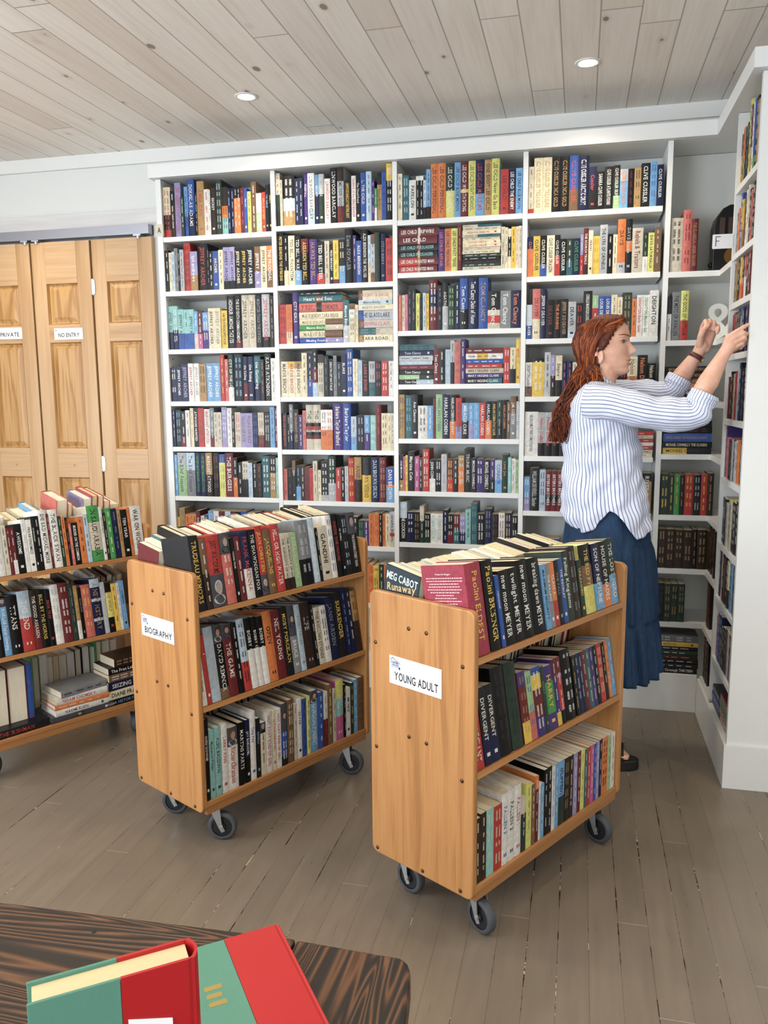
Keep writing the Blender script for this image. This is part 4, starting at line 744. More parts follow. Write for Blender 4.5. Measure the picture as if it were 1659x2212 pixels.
# bottom shelf of the left cart: rear row seen by its page edges, tall books turned round, and flat stacks
rear_row(RML, S3, 0, rr_items(12, ['G', 'W', 'E', 'K', 'u', 'W', 'g', 'K', 'E'], (.026, .04), (.20, .24), 13), 'leftmost cart', 'bottom', .5, a_start=.36)
xx = .10
for i, (w_, code) in enumerate([(.03, 'K'), (.062, 'u'), (.075, 'r')]):
    M = RML @ T3(xx+w_/2, -WD+.06+.165, S3+.001) @ RZm(PI); add_book(w_-.001, .262, .165, code, 'W', '~', M, ordn(i)+' of three turned fore-edge out on bottom shelf, leftmost cart', 'books turned fore-edge out on the leftmost cart', 1.6); xx += w_
M = RML @ T3(xx+.014, -WD+.062, S3+.001); add_book(.024, .262, .165, 'B', 'R', 'ae', M, 'beside the fore-edges on bottom shelf, leftmost cart', 'books turned fore-edge out on the leftmost cart', 1.4)
def flat_stack(RM, x, y, z, items, where, group, rot=0):
    n = len(items); zz = z
    for j in range(n-1, -1, -1):
        t_, L_, D_, code, tc, text, dx, dr = items[j]
        M = RM @ T3(x+dx, y, zz+t_/2) @ RZm(rot+dr) @ T3(L_/2, 0, 0) @ RY(-PI/2)
        add_book(t_-.0005, L_, D_, code, tc, text, M, (ordn(j)+' from top of '+where) if n > 1 else where, group, 1.6); zz += t_
flat_stack(RML, .215, -WD+.008, S3+.001, [(.034, .235, .165, 'k', 'R', 'THE IRISHMAN', 0, .04)], 'lying flat at the near end, bottom shelf, leftmost cart', 'books lying on the leftmost cart')
flat_stack(RML, .475, -WD+.010, S3+.001, [(.028, .205, .145, 'S', 'k', '~', .01, .06), (.028, .225, .15, 'W', 'R', 'NOAM CHOMSKY', .0, .0), (.022, .235, .15, 'O', 'W', '~', .0, -.02), (.026, .235, .15, 'W', 'K', 'NAOMI KLEIN', 0, .01), (.024, .275, .155, 'q', 'W', 'THE STREET ARAB', 0, 0)], 'left stack on bottom shelf, leftmost cart', 'books lying on the leftmost cart')
flat_stack(RML, .69, -WD+.012, S3+.001, [(.038, .17, .125, 'u', 'T', '~', .02, .03), (.030, .185, .14, 'K', 'W', 'The Fran Lebowitz', .0, .0), (.032, .185, .14, 'U', 'W', '~', .0, .02), (.040, .195, .145, 'N', 'W', 'SEIZING THE', 0, .02), (.040, .195, .15, 'C', 'k', 'DIANE FRANCIS', 0, 0), (.028, .2, .155, 'K', 'b', 'A HISTORY OF', 0, 0)], 'right stack on bottom shelf, leftmost cart', 'books lying on the leftmost cart')

# ---------------- the woman at the shelves ----------------
def smooth_mix(pts, z):
    """piecewise linear with smoothing on a list of (z, value) descending in z"""
    if z >= pts[0][0]: return pts[0][1]
    for (z0, a), (z1, b_) in zip(pts, pts[1:]):
        if z1 <= z <= z0:
            t = (z0-z)/(z0-z1); t = t*t*(3-2*t)*.35+t*.65; return a+(b_-a)*t
    return pts[-1][1]
FR = [(.106, .0), (.102, .022), (.095, .040), (.08, .056), (.068, .064), (.05, .070), (.034, .0735), (.022, .071), (.008, .0675), (-.01, .069), (-.028, .0705), (-.042, .073), (-.050, .077), (-.056, .079), (-.062, .0745), (-.066, .071), (-.071, .077), (-.076, .076), (-.085, .070), (-.092, .0725), (-.100, .0755), (-.107, .071), (-.113, .058), (-.118, .035)]
FRB = [(.106, .0), (.102, .022), (.095, .040), (.08, .055), (.068, .062), (.05, .067), (.034, .0695), (.01, .0685), (-.02, .0685), (-.05, .0690), (-.08, .0685), (-.10, .067), (-.107, .062), (-.113, .051), (-.118, .033)]
BK = [(.106, -.015), (.102, -.040), (.095, -.058), (.08, -.084), (.06, -.104), (.03, -.115), (.0, -.114), (-.03, -.102), (-.06, -.082), (-.09, -.066), (-.118, -.055)]
HW = [(.106, .006), (.102, .028), (.095, .042), (.08, .058), (.06, .068), (.03, .073), (.0, .0725), (-.03, .070), (-.055, .064), (-.08, .054), (-.098, .042), (-.110, .030), (-.118, .018)]
def head_pt(th, z, off=0.):
    xf, xb, hw = smooth_mix(FRB, z), smooth_mix(BK, z), smooth_mix(HW, z)
    xc = xb+(xf-xb)*.46; c, s = math.cos(th), math.sin(th)
    ax = (xf-xc) if c > 0 else (xc-xb)
    x = xc+ax*math.copysign(abs(c)**.92, c); y = hw*math.copysign(abs(s)**.9, s)
    if c > 0:
        gz = math.exp(-((z-.012)/.014)**2)*math.exp(-((abs(y)-.030)/.015)**2); x -= .0085*gz      # eye socket
        x += .003*math.exp(-((z-.032)/.008)**2)*math.exp(-((abs(y)-.026)/.02)**2)                   # brow ridge
        x += .004*math.exp(-((z+.022)/.02)**2)*math.exp(-((abs(y)-.040)/.016)**2)                    # cheek
        x -= .004*math.exp(-((z+.055)/.02)**2)*math.exp(-((abs(y)-.048)/.014)**2)
        amp = smooth_mix([(.026, 0.), (.018, .003), (.004, .012), (-.010, .022), (-.020, .029), (-.027, .029), (-.034, .019), (-.040, .006), (-.046, .0)], z)
        sg = smooth_mix([(.026, .008), (0., .0085), (-.016, .0105), (-.026, .013), (-.036, .012), (-.046, .01)], z)
        x += amp*math.exp(-(y/sg)**2)*(1 if z < .026 else 0)
        x += .0025*math.exp(-((z+.056)/.004)**2)*math.exp(-(y/.02)**2)+.002*math.exp(-((z+.072)/.004)**2)*math.exp(-(y/.018)**2)
    if c > 0:
        x += (smooth_mix(FR, z)-xf)*math.exp(-(y/.026)**2)
    if off: 
        n_ = Vector((x-xc, y*1.2, z*.6+ (.05 if z > .06 else 0))).normalized()*off; x += n_.x; y += n_.y; z += n_.z
    return Vector((x, y, z))
HM = Matrix.Translation((.984, -.58, 1.692)) @ Matrix.Rotation(math.radians(-9), 4, 'Z') @ Matrix.Rotation(math.radians(0), 4, 'Y')
person = tag(empty('person', loc=(1.0, -.58, 0)), 'person with long auburn hair, blue-striped white shirt and blue skirt, reaching to the shelves', 'person')
PI_ = Matrix.Translation((-1.0, .58, 0))
bd = MB()
nz_, nth = 110, 96
zs = [.106-.224*i/(nz_-1) for i in range(nz_)]
vs = [HM @ head_pt(2*PI*j/nth, z) for z in zs for j in range(nth)]
fs = [(i*nth+j, (i+1)*nth+j, (i+1)*nth+(j+1) % nth, i*nth+(j+1) % nth) for i in range(nz_-1) for j in range(nth)]+[tuple(range(nth)), tuple(range((nz_-1)*nth, nz_*nth))[::-1]]
bd.mesh(vs, fs)
# ears
for s in (-1, 1):
    Me = HM @ T3(-.030, s*.0775, -.040) @ Matrix.Rotation(math.radians(-12), 4, 'Y') @ Matrix.Rotation(s*math.radians(-18), 4, 'Z')
    rim = [Me @ Vector((.012*math.cos(t)-.004*math.sin(t)*.0, s*.004, .026*math.sin(t)+.002)) for t in [PI*(-.45+1.5*i/14) for i in range(15)]]
    bd.tube(rim, [.0042]*12+[.0048, .0055, .006], 8); bd.ball(Me @ Vector((.002, 0, -.002)), .014, 14, sc=(.75, .32, 1.5), M=Me.to_3x3()); bd.ball(Me @ Vector((-.001, s*.002, -.024)), .0075, 12, sc=(1, .6, 1.1))
def cap(a, b_, r0, r1, **k): bd.capsule(a, b_, r0, r1, n=18, **k)
# neck, trunk, hips, legs
cap((.948, -.58, 1.53), (.968, -.58, 1.62), .058, .052); cap((.975, -.575, 1.585), (1.0, -.58, 1.60), .045, .035)
cap((.94, -.70, 1.475), (.945, -.46, 1.475), .062, .062); cap((.94, -.58, 1.49), (.95, -.58, 1.38), .085, .10)
cap((.95, -.58, 1.38), (.96, -.58, 1.20), .105, .10); cap((.96, -.58, 1.20), (.965, -.58, 1.02), .10, .105); cap((.97, -.62, .98), (.97, -.54, .98), .10, .10)
for y0, xk in ((-.655, .0), (-.50, -.10)):
    cap((.97, y0*.5-.29, .93), (1.0+xk*.5, y0, .52), .078, .052); cap((1.0+xk*.5, y0, .52), (.985+xk, y0, .10), .050, .032)
    cap((.985+xk, y0, .10), (.985+xk, y0, .085), .034, .034); cap((.965+xk, y0, .072), (1.06+xk, y0, .062), .028, .026, fl=1.)
    for q in range(5): cap((1.045+xk, y0-.030+q*.0145, .062), (1.098+xk-abs(q-1)*.006, y0-.032+q*.0155, .058), .009, .0085 if q else .011)
# near arm (skin): upper arm inside the sleeve, forearm, hand
cap((.95, -.705, 1.465), (1.262, -.745, 1.435), .045, .037); cap((1.275, -.745, 1.455), (1.325, -.742, 1.545), .031, .0375); cap((1.325, -.742, 1.545), (1.372, -.735, 1.640), .0375, .0225)
cap((1.372, -.735, 1.640), (1.392, -.735, 1.672), .0225, .024)
def finger(pts, r):
    for i in range(len(pts)-1): cap(pts[i], pts[i+1], r[i], r[i+1])
for kn in ((1.385, -.742, 1.703), (1.394, -.745, 1.693), (1.402, -.744, 1.681), (1.407, -.740, 1.668)): cap((1.374, -.737, 1.648), kn, .017, .0112)
finger([(1.385, -.742, 1.703), (1.411, -.747, 1.722), (1.436, -.741, 1.738), (1.452, -.733, 1.747)], [.0105, .0088, .0078, .0062])
finger([(1.394, -.745, 1.693), (1.433, -.750, 1.716), (1.446, -.733, 1.714), (1.449, -.716, 1.706)], [.0108, .0092, .0082, .0066])
finger([(1.402, -.744, 1.681), (1.436, -.748, 1.700), (1.444, -.731, 1.694), (1.441, -.716, 1.684)], [.0105, .009, .008, .0066])
finger([(1.407, -.740, 1.668), (1.432, -.742, 1.681), (1.437, -.728, 1.674), (1.433, -.717, 1.665)], [.0095, .0078, .007, .006])
finger([(1.382, -.722, 1.655), (1.405, -.708, 1.662), (1.430, -.703, 1.670), (1.453, -.702, 1.683)], [.014, .0115, .0095, .007])
# far arm and loosely closed hand
cap((.96, -.45, 1.475), (1.21, -.415, 1.497), .043, .036); cap((1.222, -.415, 1.513), (1.275, -.415, 1.58), .031, .0365); cap((1.275, -.415, 1.58), (1.326, -.42, 1.660), .036, .0235)
cap((1.326, -.42, 1.660), (1.342, -.42, 1.69), .0235, .027)
for i, kn in enumerate(((1.342, -.425, 1.768), (1.358, -.412, 1.775), (1.374, -.412, 1.772), (1.388, -.418, 1.760))): cap((1.332+i*.008, -.42, 1.680), kn, .019, .0115)
for i, (kx, ky, kz) in enumerate(((1.342, -.425, 1.768), (1.358, -.412, 1.775), (1.374, -.412, 1.772), (1.388, -.418, 1.760))):
    finger([(kx, ky, kz), (kx+.004, ky-.022, kz+.016-.004*i), (kx+.004, ky-.045, kz+.004-.004*i), (kx+.001, ky-.043, kz-.022)], [.0112, .0095, .0085, .007])
finger([(1.330, -.438, 1.695), (1.329, -.460, 1.728), (1.340, -.474, 1.752), (1.355, -.472, 1.768)], [.015, .012, .010, .0078])
tmp = bd.build('body', M_WHITE, None)
rm = tmp.modifiers.new('r', 'REMESH'); rm.mode = 'VOXEL'; rm.voxel_size = .0026; rm.use_smooth_shade = True
sm = tmp.modifiers.new('s', 'SMOOTH'); sm.factor = .5; sm.iterations = 4
dg = bpy.context.evaluated_depsgraph_get(); me = bpy.data.meshes.new_from_object(tmp.evaluated_get(dg)); bpy.data.objects.remove(tmp)
me.transform(PI_); me.polygons.foreach_set('use_smooth', [True]*len(me.polygons))
M_SKIN, n, b = nt('skin'); k = NB(n); tc = k.N('ShaderNodeTexCoord'); nz = k.noise(tc.outputs['Object'], 28, 5, .6)
n.links.new(k.ramp(nz, [(.3, lin('cf9c86')), (.55, lin('dcae98')), (.75, lin('e4bba7'))]), b.inputs['Base Color']); b.inputs['Roughness'].default_value = .5
b.inputs['Subsurface Weight'].default_value = .12; b.inputs['Subsurface Radius'].default_value = (.012, .004, .002)
me.materials.clear(); me.materials.append(M_SKIN); body = bpy.data.objects.new('body', me); C.objects.link(body); body.parent = person
# eyes, brows, lips
def HB(name, mb, mt, parent=person, smooth=True): return mb.build(name, mt, parent, smooth=smooth, M=(PI_ @ HM) if parent == person else Matrix.Identity(4))
M_EYE = mat('eye_white', 'e0dcd6', .15); M_IRIS = mat('iris', '3c4a50', .15); M_BROW = mat('brow_hair', '8a4a26', .7); M_LASH = mat('lash', '4a2a1c', .6); M_LIP = mat('lip', 'b56c66', .45)
for s in (-1, 1):
    e = HB('eye', MB().ball((.0462, s*.0300, .012), .0118, 20), M_EYE)
    HB('iris', MB().ball((.0500, s*.0340, .0128), .0087, 20), M_IRIS, e)
    def lid(dz, up): return [head_pt(s*t, .012+dz+up*math.sin((t-.20)/.62*PI)*.0055)+Vector((.0012, 0, 0)) for t in [.20+.62*i/9 for i in range(10)]]
    HB('eyelash', MB().tube(lid(.001, 1), [.0006, .0010, .0012, .0012, .0012, .0012, .0012, .0011, .0009, .0005], 6), M_LASH, e)
    HB('eyelid', MB().tube(lid(.0035, 1), [.0014]+[.0030]*8+[.0014], 8), M_SKIN, e)
    HB('eyelid', MB().tube(lid(-.002, -1), [.0008]+[.0014]*8+[.0008], 8), M_SKIN, e)
    HB('eyebrow', MB().tube([head_pt(s*t, .031+.006*math.sin((t-.15)/.75*PI*.8), .0004) for t in [.15+.75*i/11 for i in range(12)]], [.0016, .0024, .0026, .0026, .0025, .0024, .0022, .002, .0018, .0015, .001, .0006], 8, flat=1.2), M_BROW)
def lip(z, amp, r): return MB().tube([head_pt(t, z+amp*math.cos(t*2.6), .0)-Vector((.0016, 0, 0)) for t in [-.42+.84*i/14 for i in range(15)]], [r*(.25+.75*math.cos((i-7)/7*1.25)) for i in range(15)], 8)
HB('lips', lip(-.0600, .002, .0028), M_LIP); HB('lips', lip(-.0715, -.001, .0032), M_LIP); HB('mouth', lip(-.0655, .0, .0022), mat('mouth_dark', '4a2222', .6))
# hair: a shell over the scalp plus many wavy locks
def hair_mat():
    m, n, b = nt('auburn_hair'); k = NB(n); tc = k.N('ShaderNodeTexCoord'); s = k.sep(tc.outputs['Object'])
    a = k.N('ShaderNodeAttribute', attribute_name='Col')
    nz = k.noise(k.comb(k.math('MULTIPLY', s[0], 220.), k.math('MULTIPLY', s[1], 220.), k.math('MULTIPLY', s[2], 30.)), 1, 3, .6)
    n.links.new(k.mix(.7, a.outputs['Color'], k.ramp(nz, [(.3, g(.5)), (.7, g(1.5))]), 'MULTIPLY'), b.inputs['Base Color']); b.inputs['Roughness'].default_value = .42
    b.inputs['Specular IOR Level'].default_value = .35; n.links.new(k.bump(nz, .8, .004), b.inputs['Normal']); return m
M_HAIR = hair_mat()
HC = [lin(x) for x in ('64290f', '743411', '542009', '84401a', '451a0a', '99501f')]
hb = MB(); q = random.Random(4)
def hairline(z):    # largest x (head frame) covered with hair, by height
    return smooth_mix([(.12, .06), (.095, .052), (.08, .046), (.06, .030), (.035, .016), (.01, .004), (-.01, -.006), (-.03, -.030), (-.06, -.052), (-.1, -.06)], z)
nt_, nzr = 72, 46
zz = [.1059-.205*i/(nzr-1) for i in range(nzr)]
grid = [[None]*nt_ for _ in range(nzr)]
for i, z in enumerate(zz):
    for j in range(nt_):
        th = 2*PI*j/nt_; p0 = head_pt(th, z); ok = p0.x < hairline(z); p = head_pt(th, z, (.013+.006*noise.noise(p0*30)) if ok else -.004); grid[i][j] = p
vs = [p for row in grid for p in row]; fs = [(i*nt_+j, (i+1)*nt_+j, (i+1)*nt_+(j+1) % nt_, i*nt_+(j+1) % nt_) for i in range(nzr-1) for j in range(nt_)]+[tuple(range(nt_))]
hb.mesh([HM @ v for v in vs], fs, HC[2])
def spl(P, t):
    n_ = len(P)-1; u = t*n_; i = min(int(u), n_-1); f_ = u-i
    a = P[max(i-1, 0)]; b_ = P[i]; c = P[i+1]; d = P[min(i+2, n_)]
    return .5*((2*b_)+(c-a)*f_+(2*a-5*b_+4*c-d)*f_*f_+(3*b_-a-3*c+d)*f_**3)
def lock(P, r, wav, ph, col, n_=22, tip=.25):
    pts = []; rad = []; frq = 2.5+.5*noise.noise(P[0]*9)
    for i in range(n_+1):
        t = i/n_; p = spl(P, t); am = wav*(.15+1.1*t); w_ = 2*PI*t*frq+ph
        pts.append(p+Vector((math.cos(w_)*am, math.sin(w_*.9+1)*am*.9, math.sin(w_)*am*.25))); rad.append(r*(1-(1-tip)*t**2)*(.55+.45*min(1, t*6)))
    hb.tube(pts, rad, 6, col)
for i in range(1250):
    side = q.choice((-1, -1, 1)); th = q.uniform(.35, PI); z = .1057-.088*q.random()**1.5
    root = head_pt(side*th, z, .008)
    if root.x > hairline(z)+.004: th = q.uniform(1.1, PI); root = head_pt(side*th, z, .008)
    if root.x > hairline(z)+.006: continue
    root = HM @ root
    # over the side of the skull
    z2 = z-.05-.03*q.random(); th2 = max(th+q.uniform(.1, .45), 1.60 if z2 > .012 else 2.1); th2 = min(th2, PI); mid = HM @ head_pt(side*th2, z2, .016+.010*q.random())
    z3 = -.055-.03*q.random(); th3 = min(PI, max(th2+q.uniform(.0, .4), 2.2)); m3 = HM @ head_pt(side*th3, z3, .022+.014*q.random())
    L_ = q.uniform(.55, 1.0)
    ybase = -.58+side*q.uniform(.01, .085)
    nap = Vector((.890+q.uniform(-.055, .068), ybase-.004, 1.555+q.uniform(-.01, .01)))
    sh = Vector((.842+q.uniform(-.05, .045), ybase+q.uniform(-.02, .01), 1.47+q.uniform(-.015, .015)))
    lo = Vector((.812+q.uniform(-.038, .035), ybase+q.uniform(-.02, .01), 1.40+q.uniform(-.015, .015)))
    en = Vector((.790+q.uniform(-.026, .035), ybase+q.uniform(-.02, .01), 1.40-.075*L_+q.uniform(-.015, .01)))
    P = [root, mid, m3, nap, sh, lo, en]
    lock(P, q.uniform(.0024, .0048), q.uniform(.004, .0090), 9*noise.noise(root*14)+q.uniform(-.5, .5), q.choice(HC))
for i in range(260):   # short combed locks over the crown
    side = q.choice((-1, 1)); z0 = q.uniform(.088, .1055); th = q.uniform(.5, PI)
    P = [head_pt(side*min(PI, th+.12*j_), z0-j_*q.uniform(.006, .013), .0125+.003*noise.noise(Vector((th*9, z0*40, side)))) for j_ in range(5)]
    if P[0].x > hairline(z0)+.004: continue
    P = [HM @ v for v in P]; lock(P, q.uniform(.002, .0034), .0008, 0, q.choice(HC[:2]+HC[3:4]+HC[5:]), 12, .3)
fl = MB(); fp = [(.918, 1.62, .044, .070), (.900, 1.575, .054, .080), (.868, 1.525, .046, .082), (.845, 1.475, .040, .078), (.822, 1.42, .032, .07), (.806, 1.375, .022, .055), (.797, 1.345, .010, .03)]
vs = [Vector((x+rx*math.cos(2*PI*j/24), -.58+ry*math.sin(2*PI*j/24)+.006*noise.noise(Vector((x*20, j, z*20))), z)) for x, z, rx, ry in fp for j in range(24)]
hb.mesh(vs, [(i*24+j, i*24+(j+1) % 24, (i+1)*24+(j+1) % 24, (i+1)*24+j) for i in range(6) for j in range(24)], HC[4])
for i in range(150):   # locks that sweep from the forehead back over the temple and the ear
    z = q.uniform(.045, .100); x_ = hairline(z); th = .3
    while head_pt(th, z).x > x_ and th < 2.5: th += .03
    for side in (-1, 1):
        P = [HM @ head_pt(side*th, z, .006), HM @ head_pt(side*(th+.35), z-.006, .013+.005*q.random()), HM @ head_pt(side*max(th+.7, 1.75), z*.4+.008, .017), HM @ head_pt(side*2.25, -.035-.02*q.random(), .021), Vector((.905+q.uniform(-.03, .045), -.58+side*.075, 1.57+q.uniform(-.01, .02))), Vector((.868+q.uniform(-.03, .03), -.58+side*.085, 1.49)), Vector((.838+q.uniform(-.03, .02), -.58+side*.07, 1.42))]
        lock(P, q.uniform(.0022, .0040), q.uniform(.001, .004), q.uniform(0, 6.28), q.choice(HC[:4]+HC[5:]))
hair = hb.build('hair', M_HAIR, person, smooth=True, M=PI_)
# ---- striped shirt ----
def shirt_mat():
    m, n, b = nt('striped_shirt_cotton'); k = NB(n); uv = k.N('ShaderNodeUVMap'); uv.uv_map = 'UV'; s = k.sep(uv.outputs[0])
    fr = k.math('FRACT', k.math('DIVIDE', s[0], .0135))
    d = k.math('ABSOLUTE', k.math('SUBTRACT', fr, .5)); ln = k.math('LESS_THAN', d, .095); thin = k.math('MULTIPLY', k.math('LESS_THAN', k.math('ABSOLUTE', k.math('SUBTRACT', d, .22)), .03), .25)
    col = k.mix(thin, lin('d8dff2'), lin('8f98b8')); col = k.mix(ln, col, lin('4a5a88')); n.links.new(col, b.inputs['Base Color']); b.inputs['Roughness'].default_value = .8
    return m
M_SHIRT = shirt_mat()
def cloth_loft(rings, uvs, name, mt, closed=True, cols=None, parent=person, thick=.0022):
    """rings: list of lists of points (same length); uvs likewise"""
    nr, nc = len(rings), len(rings[0]); vs = [tuple(PI_ @ p) for r in rings for p in r]; fs = []; fu = []
    for i in range(nr-1):
        for j in range(nc-(0 if closed else 1)):
            j2 = (j+1) % nc; fs.append((i*nc+j, i*nc+j2, (i+1)*nc+j2, (i+1)*nc+j))
            u0 = uvs[i][j]; u1 = uvs[i][j+1]; u2 = uvs[i+1][j+1]; u3 = uvs[i+1][j]; fu += [u0, u1, u2, u3]
    me = bpy.data.meshes.new(name); me.from_pydata(vs, [], fs); me.materials.append(mt); l = me.uv_layers.new(name='UV')
    l.data.foreach_set('uv', [c for u in fu for c in u]); me.polygons.foreach_set('use_smooth', [True]*len(fs)); me.update()
    o = bpy.data.objects.new(name, me); C.objects.link(o); o.parent = parent
    sd = o.modifiers.new('s', 'SOLIDIFY'); sd.thickness = thick; sd.offset = -1; return o
BKX = [(1.575, .915), (1.558, .885), (1.54, .862), (1.51, .842), (1.47, .826), (1.42, .820), (1.36, .822), (1.28, .824), (1.18, .822), (1.09, .820), (1.03, .826), (.97, .846), (.94, .85)]
FRX = [(1.575, 1.005), (1.558, 1.02), (1.54, 1.032), (1.51, 1.048), (1.47, 1.066), (1.42, 1.080), (1.36, 1.094), (1.28, 1.108), (1.18, 1.122), (1.09, 1.140), (1.03, 1.156), (.97, 1.170), (.94, 1.172)]
HWX = [(1.575, .058), (1.558, .085), (1.54, .115), (1.51, .150), (1.47, .165), (1.42, .160), (1.36, .150), (1.28, .146), (1.18, .152), (1.09, .165), (1.03, .172), (.97, .178), (.94, .178)]
def hem(x): return smooth_mix([(-x, v) for x, v in ((.80, 1.05), (.825, 1.035), (.85, .992), (.883, .974), (.93, .990), (.97, 1.030), (1.013, 1.066), (1.035, 1.056), (1.055, 1.030), (1.075, .985), (1.095, .956), (1.125, .962), (1.155, .978), (1.19, .985))], -x)
def torso_pt(th, z):
    xb, xf, hw = smooth_mix(BKX, z), smooth_mix(FRX, z), smooth_mix(HWX, z); c, s = math.cos(th), math.sin(th)
    x = (xb+xf)/2+(xf-xb)/2*math.copysign(abs(c)**.9, c); y = -.58+hw*math.copysign(abs(s)**.85, s)
    if z < 1.45:
        a = min(1, (1.45-z)/.15); n_ = Vector((c, s, 0))
        d = noise.noise(Vector((x*7, y*7, z*3+x*4)))*.014+noise.noise(Vector((x*15+z*5, y*15, z*17-x*14)))*.013
        d += .008*math.sin((z*30+x*34)+2*noise.noise(Vector((x*5, y*5, z*5))))*math.exp(-((x-.93)/.12)**2)*math.exp(-((z-1.18)/.16)**2)
        d += .004*math.sin(th*14)*max(0, (1.2-z)/.25)
        x += n_.x*d*a; y += n_.y*d*a
    return Vector((x, y, z))
NTH = 160; NZ = 90; rings, uvs = [], []
cum = [0.]
for j in range(NTH): cum.append(cum[-1]+(torso_pt(2*PI*(j+1)/NTH, 1.25)-torso_pt(2*PI*j/NTH, 1.25)).length)
for i in range(NZ):
    t = i/(NZ-1); ring = []; uv = []
    for j in range(NTH):
        th = 2*PI*j/NTH; c_ = math.cos(th); zt_ = 1.551-.024*c_; xh = 1.0+.175*math.copysign(abs(c_)**.9, c_); z = zt_+(hem(xh)-zt_)*t; ring.append(torso_pt(th, z))
    for j in range(NTH+1): uv.append((cum[j]+(.035*t if math.cos(2*PI*j/NTH) < -.3 else 0)*0, t))
    rings.append(ring); uvs.append(uv)
shirt = cloth_loft(rings, uvs, 'shirt', M_SHIRT)
def sleeve(P, R, name, fold=.004, seed=0, n_=64, m_=44):
    rings, uvs = [], []; P = [Vector(p) for p in P]; up = Vector((0, 0, 1))
    r_mean = .062
    for i in range(n_):
        t = i/(n_-1); p = spl(P, t); d = (spl(P, min(1, t+.01))-spl(P, max(0, t-.01))).normalized(); a = (Vector((0, 1, 0))-d*d.y).normalized(); b_ = d.cross(a)
        u_ = t*(len(R)-1); i0 = min(int(u_), len(R)-2); r = R[i0]+(R[i0+1]-R[i0])*(u_-i0); ring = []; uv = []
        for j in range(m_):
            an = 2*PI*j/m_; q_ = p+(a*math.cos(an)+b_*math.sin(an))*r
            dd = noise.noise(q_*14+Vector((seed, 0, 0)))*fold*1.6+math.sin(t*55+3*noise.noise(q_*9))*fold*.55*max(0, (t-.45))*2+noise.noise(q_*34)*fold*.5
            ring.append(q_+(a*math.cos(an)+b_*math.sin(an))*dd)
        rings.append(ring); uvs.append([(2*PI*j/m_*r_mean*.98, t) for j in range(m_+1)])
    return cloth_loft(rings, uvs, name, M_SHIRT, parent=shirt)
sleeve([(.905, -.690, 1.475), (.985, -.722, 1.470), (1.10, -.742, 1.442), (1.21, -.748, 1.428), (1.278, -.748, 1.432), (1.303, -.746, 1.472), (1.312, -.745, 1.496)], [.070, .066, .063, .062, .062, .055, .046, .050], 'sleeve', .007, 1)
sleeve([(.93, -.465, 1.48), (1.02, -.435, 1.500), (1.11, -.42, 1.508), (1.19, -.415, 1.500), (1.235, -.413, 1.515), (1.262, -.414, 1.556)], [.062, .058, .055, .056, .056, .048, .050], 'sleeve', .008, 5)
# rolled cuffs and collar
def cuff(c, d, r, L_, seed):
    c = Vector(c); d = Vector(d).normalized(); return sleeve([c-d*L_/2, c, c+d*L_/2], [r, r*1.03, r], 'cuff', .002, seed, 12)
cuff((1.308, -.745, 1.487), (.45, .02, 1.), .0505, .042, 3); cuff((1.258, -.414, 1.550), (.5, 0, .9), .050, .040, 4)
rings, uvs = [], []
for i, (dz, rr_) in enumerate(((0, 1.02), (.012, 1.0), (.024, .98), (.030, 1.0), (.026, 1.05), (.012, 1.12), (-.002, 1.17))):
    rings.append([Vector((.962+.050*rr_*math.cos(2*PI*j/60), -.58+.056*rr_*math.sin(2*PI*j/60), 1.549+dz*.62-.027*math.cos(2*PI*j/60))) for j in range(60)]); uvs.append([(2*PI*j/60*.06, i*.01) for j in range(61)])
cloth_loft(rings, uvs, 'collar', M_SHIRT, parent=shirt)
# ---- tiered skirt ----
M_DENIM, n, b = nt('blue_chambray'); k = NB(n); tc = k.N('ShaderNodeTexCoord'); s = k.sep(tc.outputs['Object'])
nz = k.noise(k.comb(k.math('MULTIPLY', s[0], 160.), k.math('MULTIPLY', s[1], 160.), k.math('MULTIPLY', s[2], 14.)), 1, 4, .65)
n.links.new(k.ramp(nz, [(.3, lin('0c2644')), (.55, lin('123456')), (.8, lin('1c4670'))]), b.inputs['Base Color']); b.inputs['Roughness'].default_value = .8
def skirt_pt(th, z):
    t = (1.10-z)/.70; xb = .842-.050*t; xf = 1.135+.085*t; hw = .150+.085*t
    if z > 1.0: xb += (z-1.0)*.25; xf -= (z-1.0)*.35
    tier = 0 if z > .925 else 1 if z > .62 else 2
    ph = (0, 1.3, 2.9)[tier]; top = (1.10, .925, .62)[tier]; am = (.002, .0075, .012)[tier]*min(1., .25+(top-z)/.12) ; nn = (12, 17, 23)[tier]
    d = am*(math.sin(nn*th+ph)+.6*math.sin(nn*1.7*th+ph*2))+(.006 if tier else 0)*min(1, max(0, (top-z)/.03))+noise.noise(Vector((math.cos(th)*2, math.sin(th)*2, z*3)))*.012
    c, s_ = math.cos(th), math.sin(th); return Vector(((xb+xf)/2+((xf-xb)/2+d)*c, -.58+(hw+d)*s_, z))
rings, uvs = [], []; zl = [1.10-.012*i for i in range(15)]+[.9249]+[.918-.012*i for i in range(25)]+[.6199]+[.612-.012*i for i in range(18)]
for z in zl: rings.append([skirt_pt(2*PI*j/220, z+(.0 if z > .45 else .018*math.sin(4*PI*j/220+1))) for j in range(220)]); uvs.append([(j/220, z) for j in range(221)])
cloth_loft(rings, uvs, 'skirt', M_DENIM)
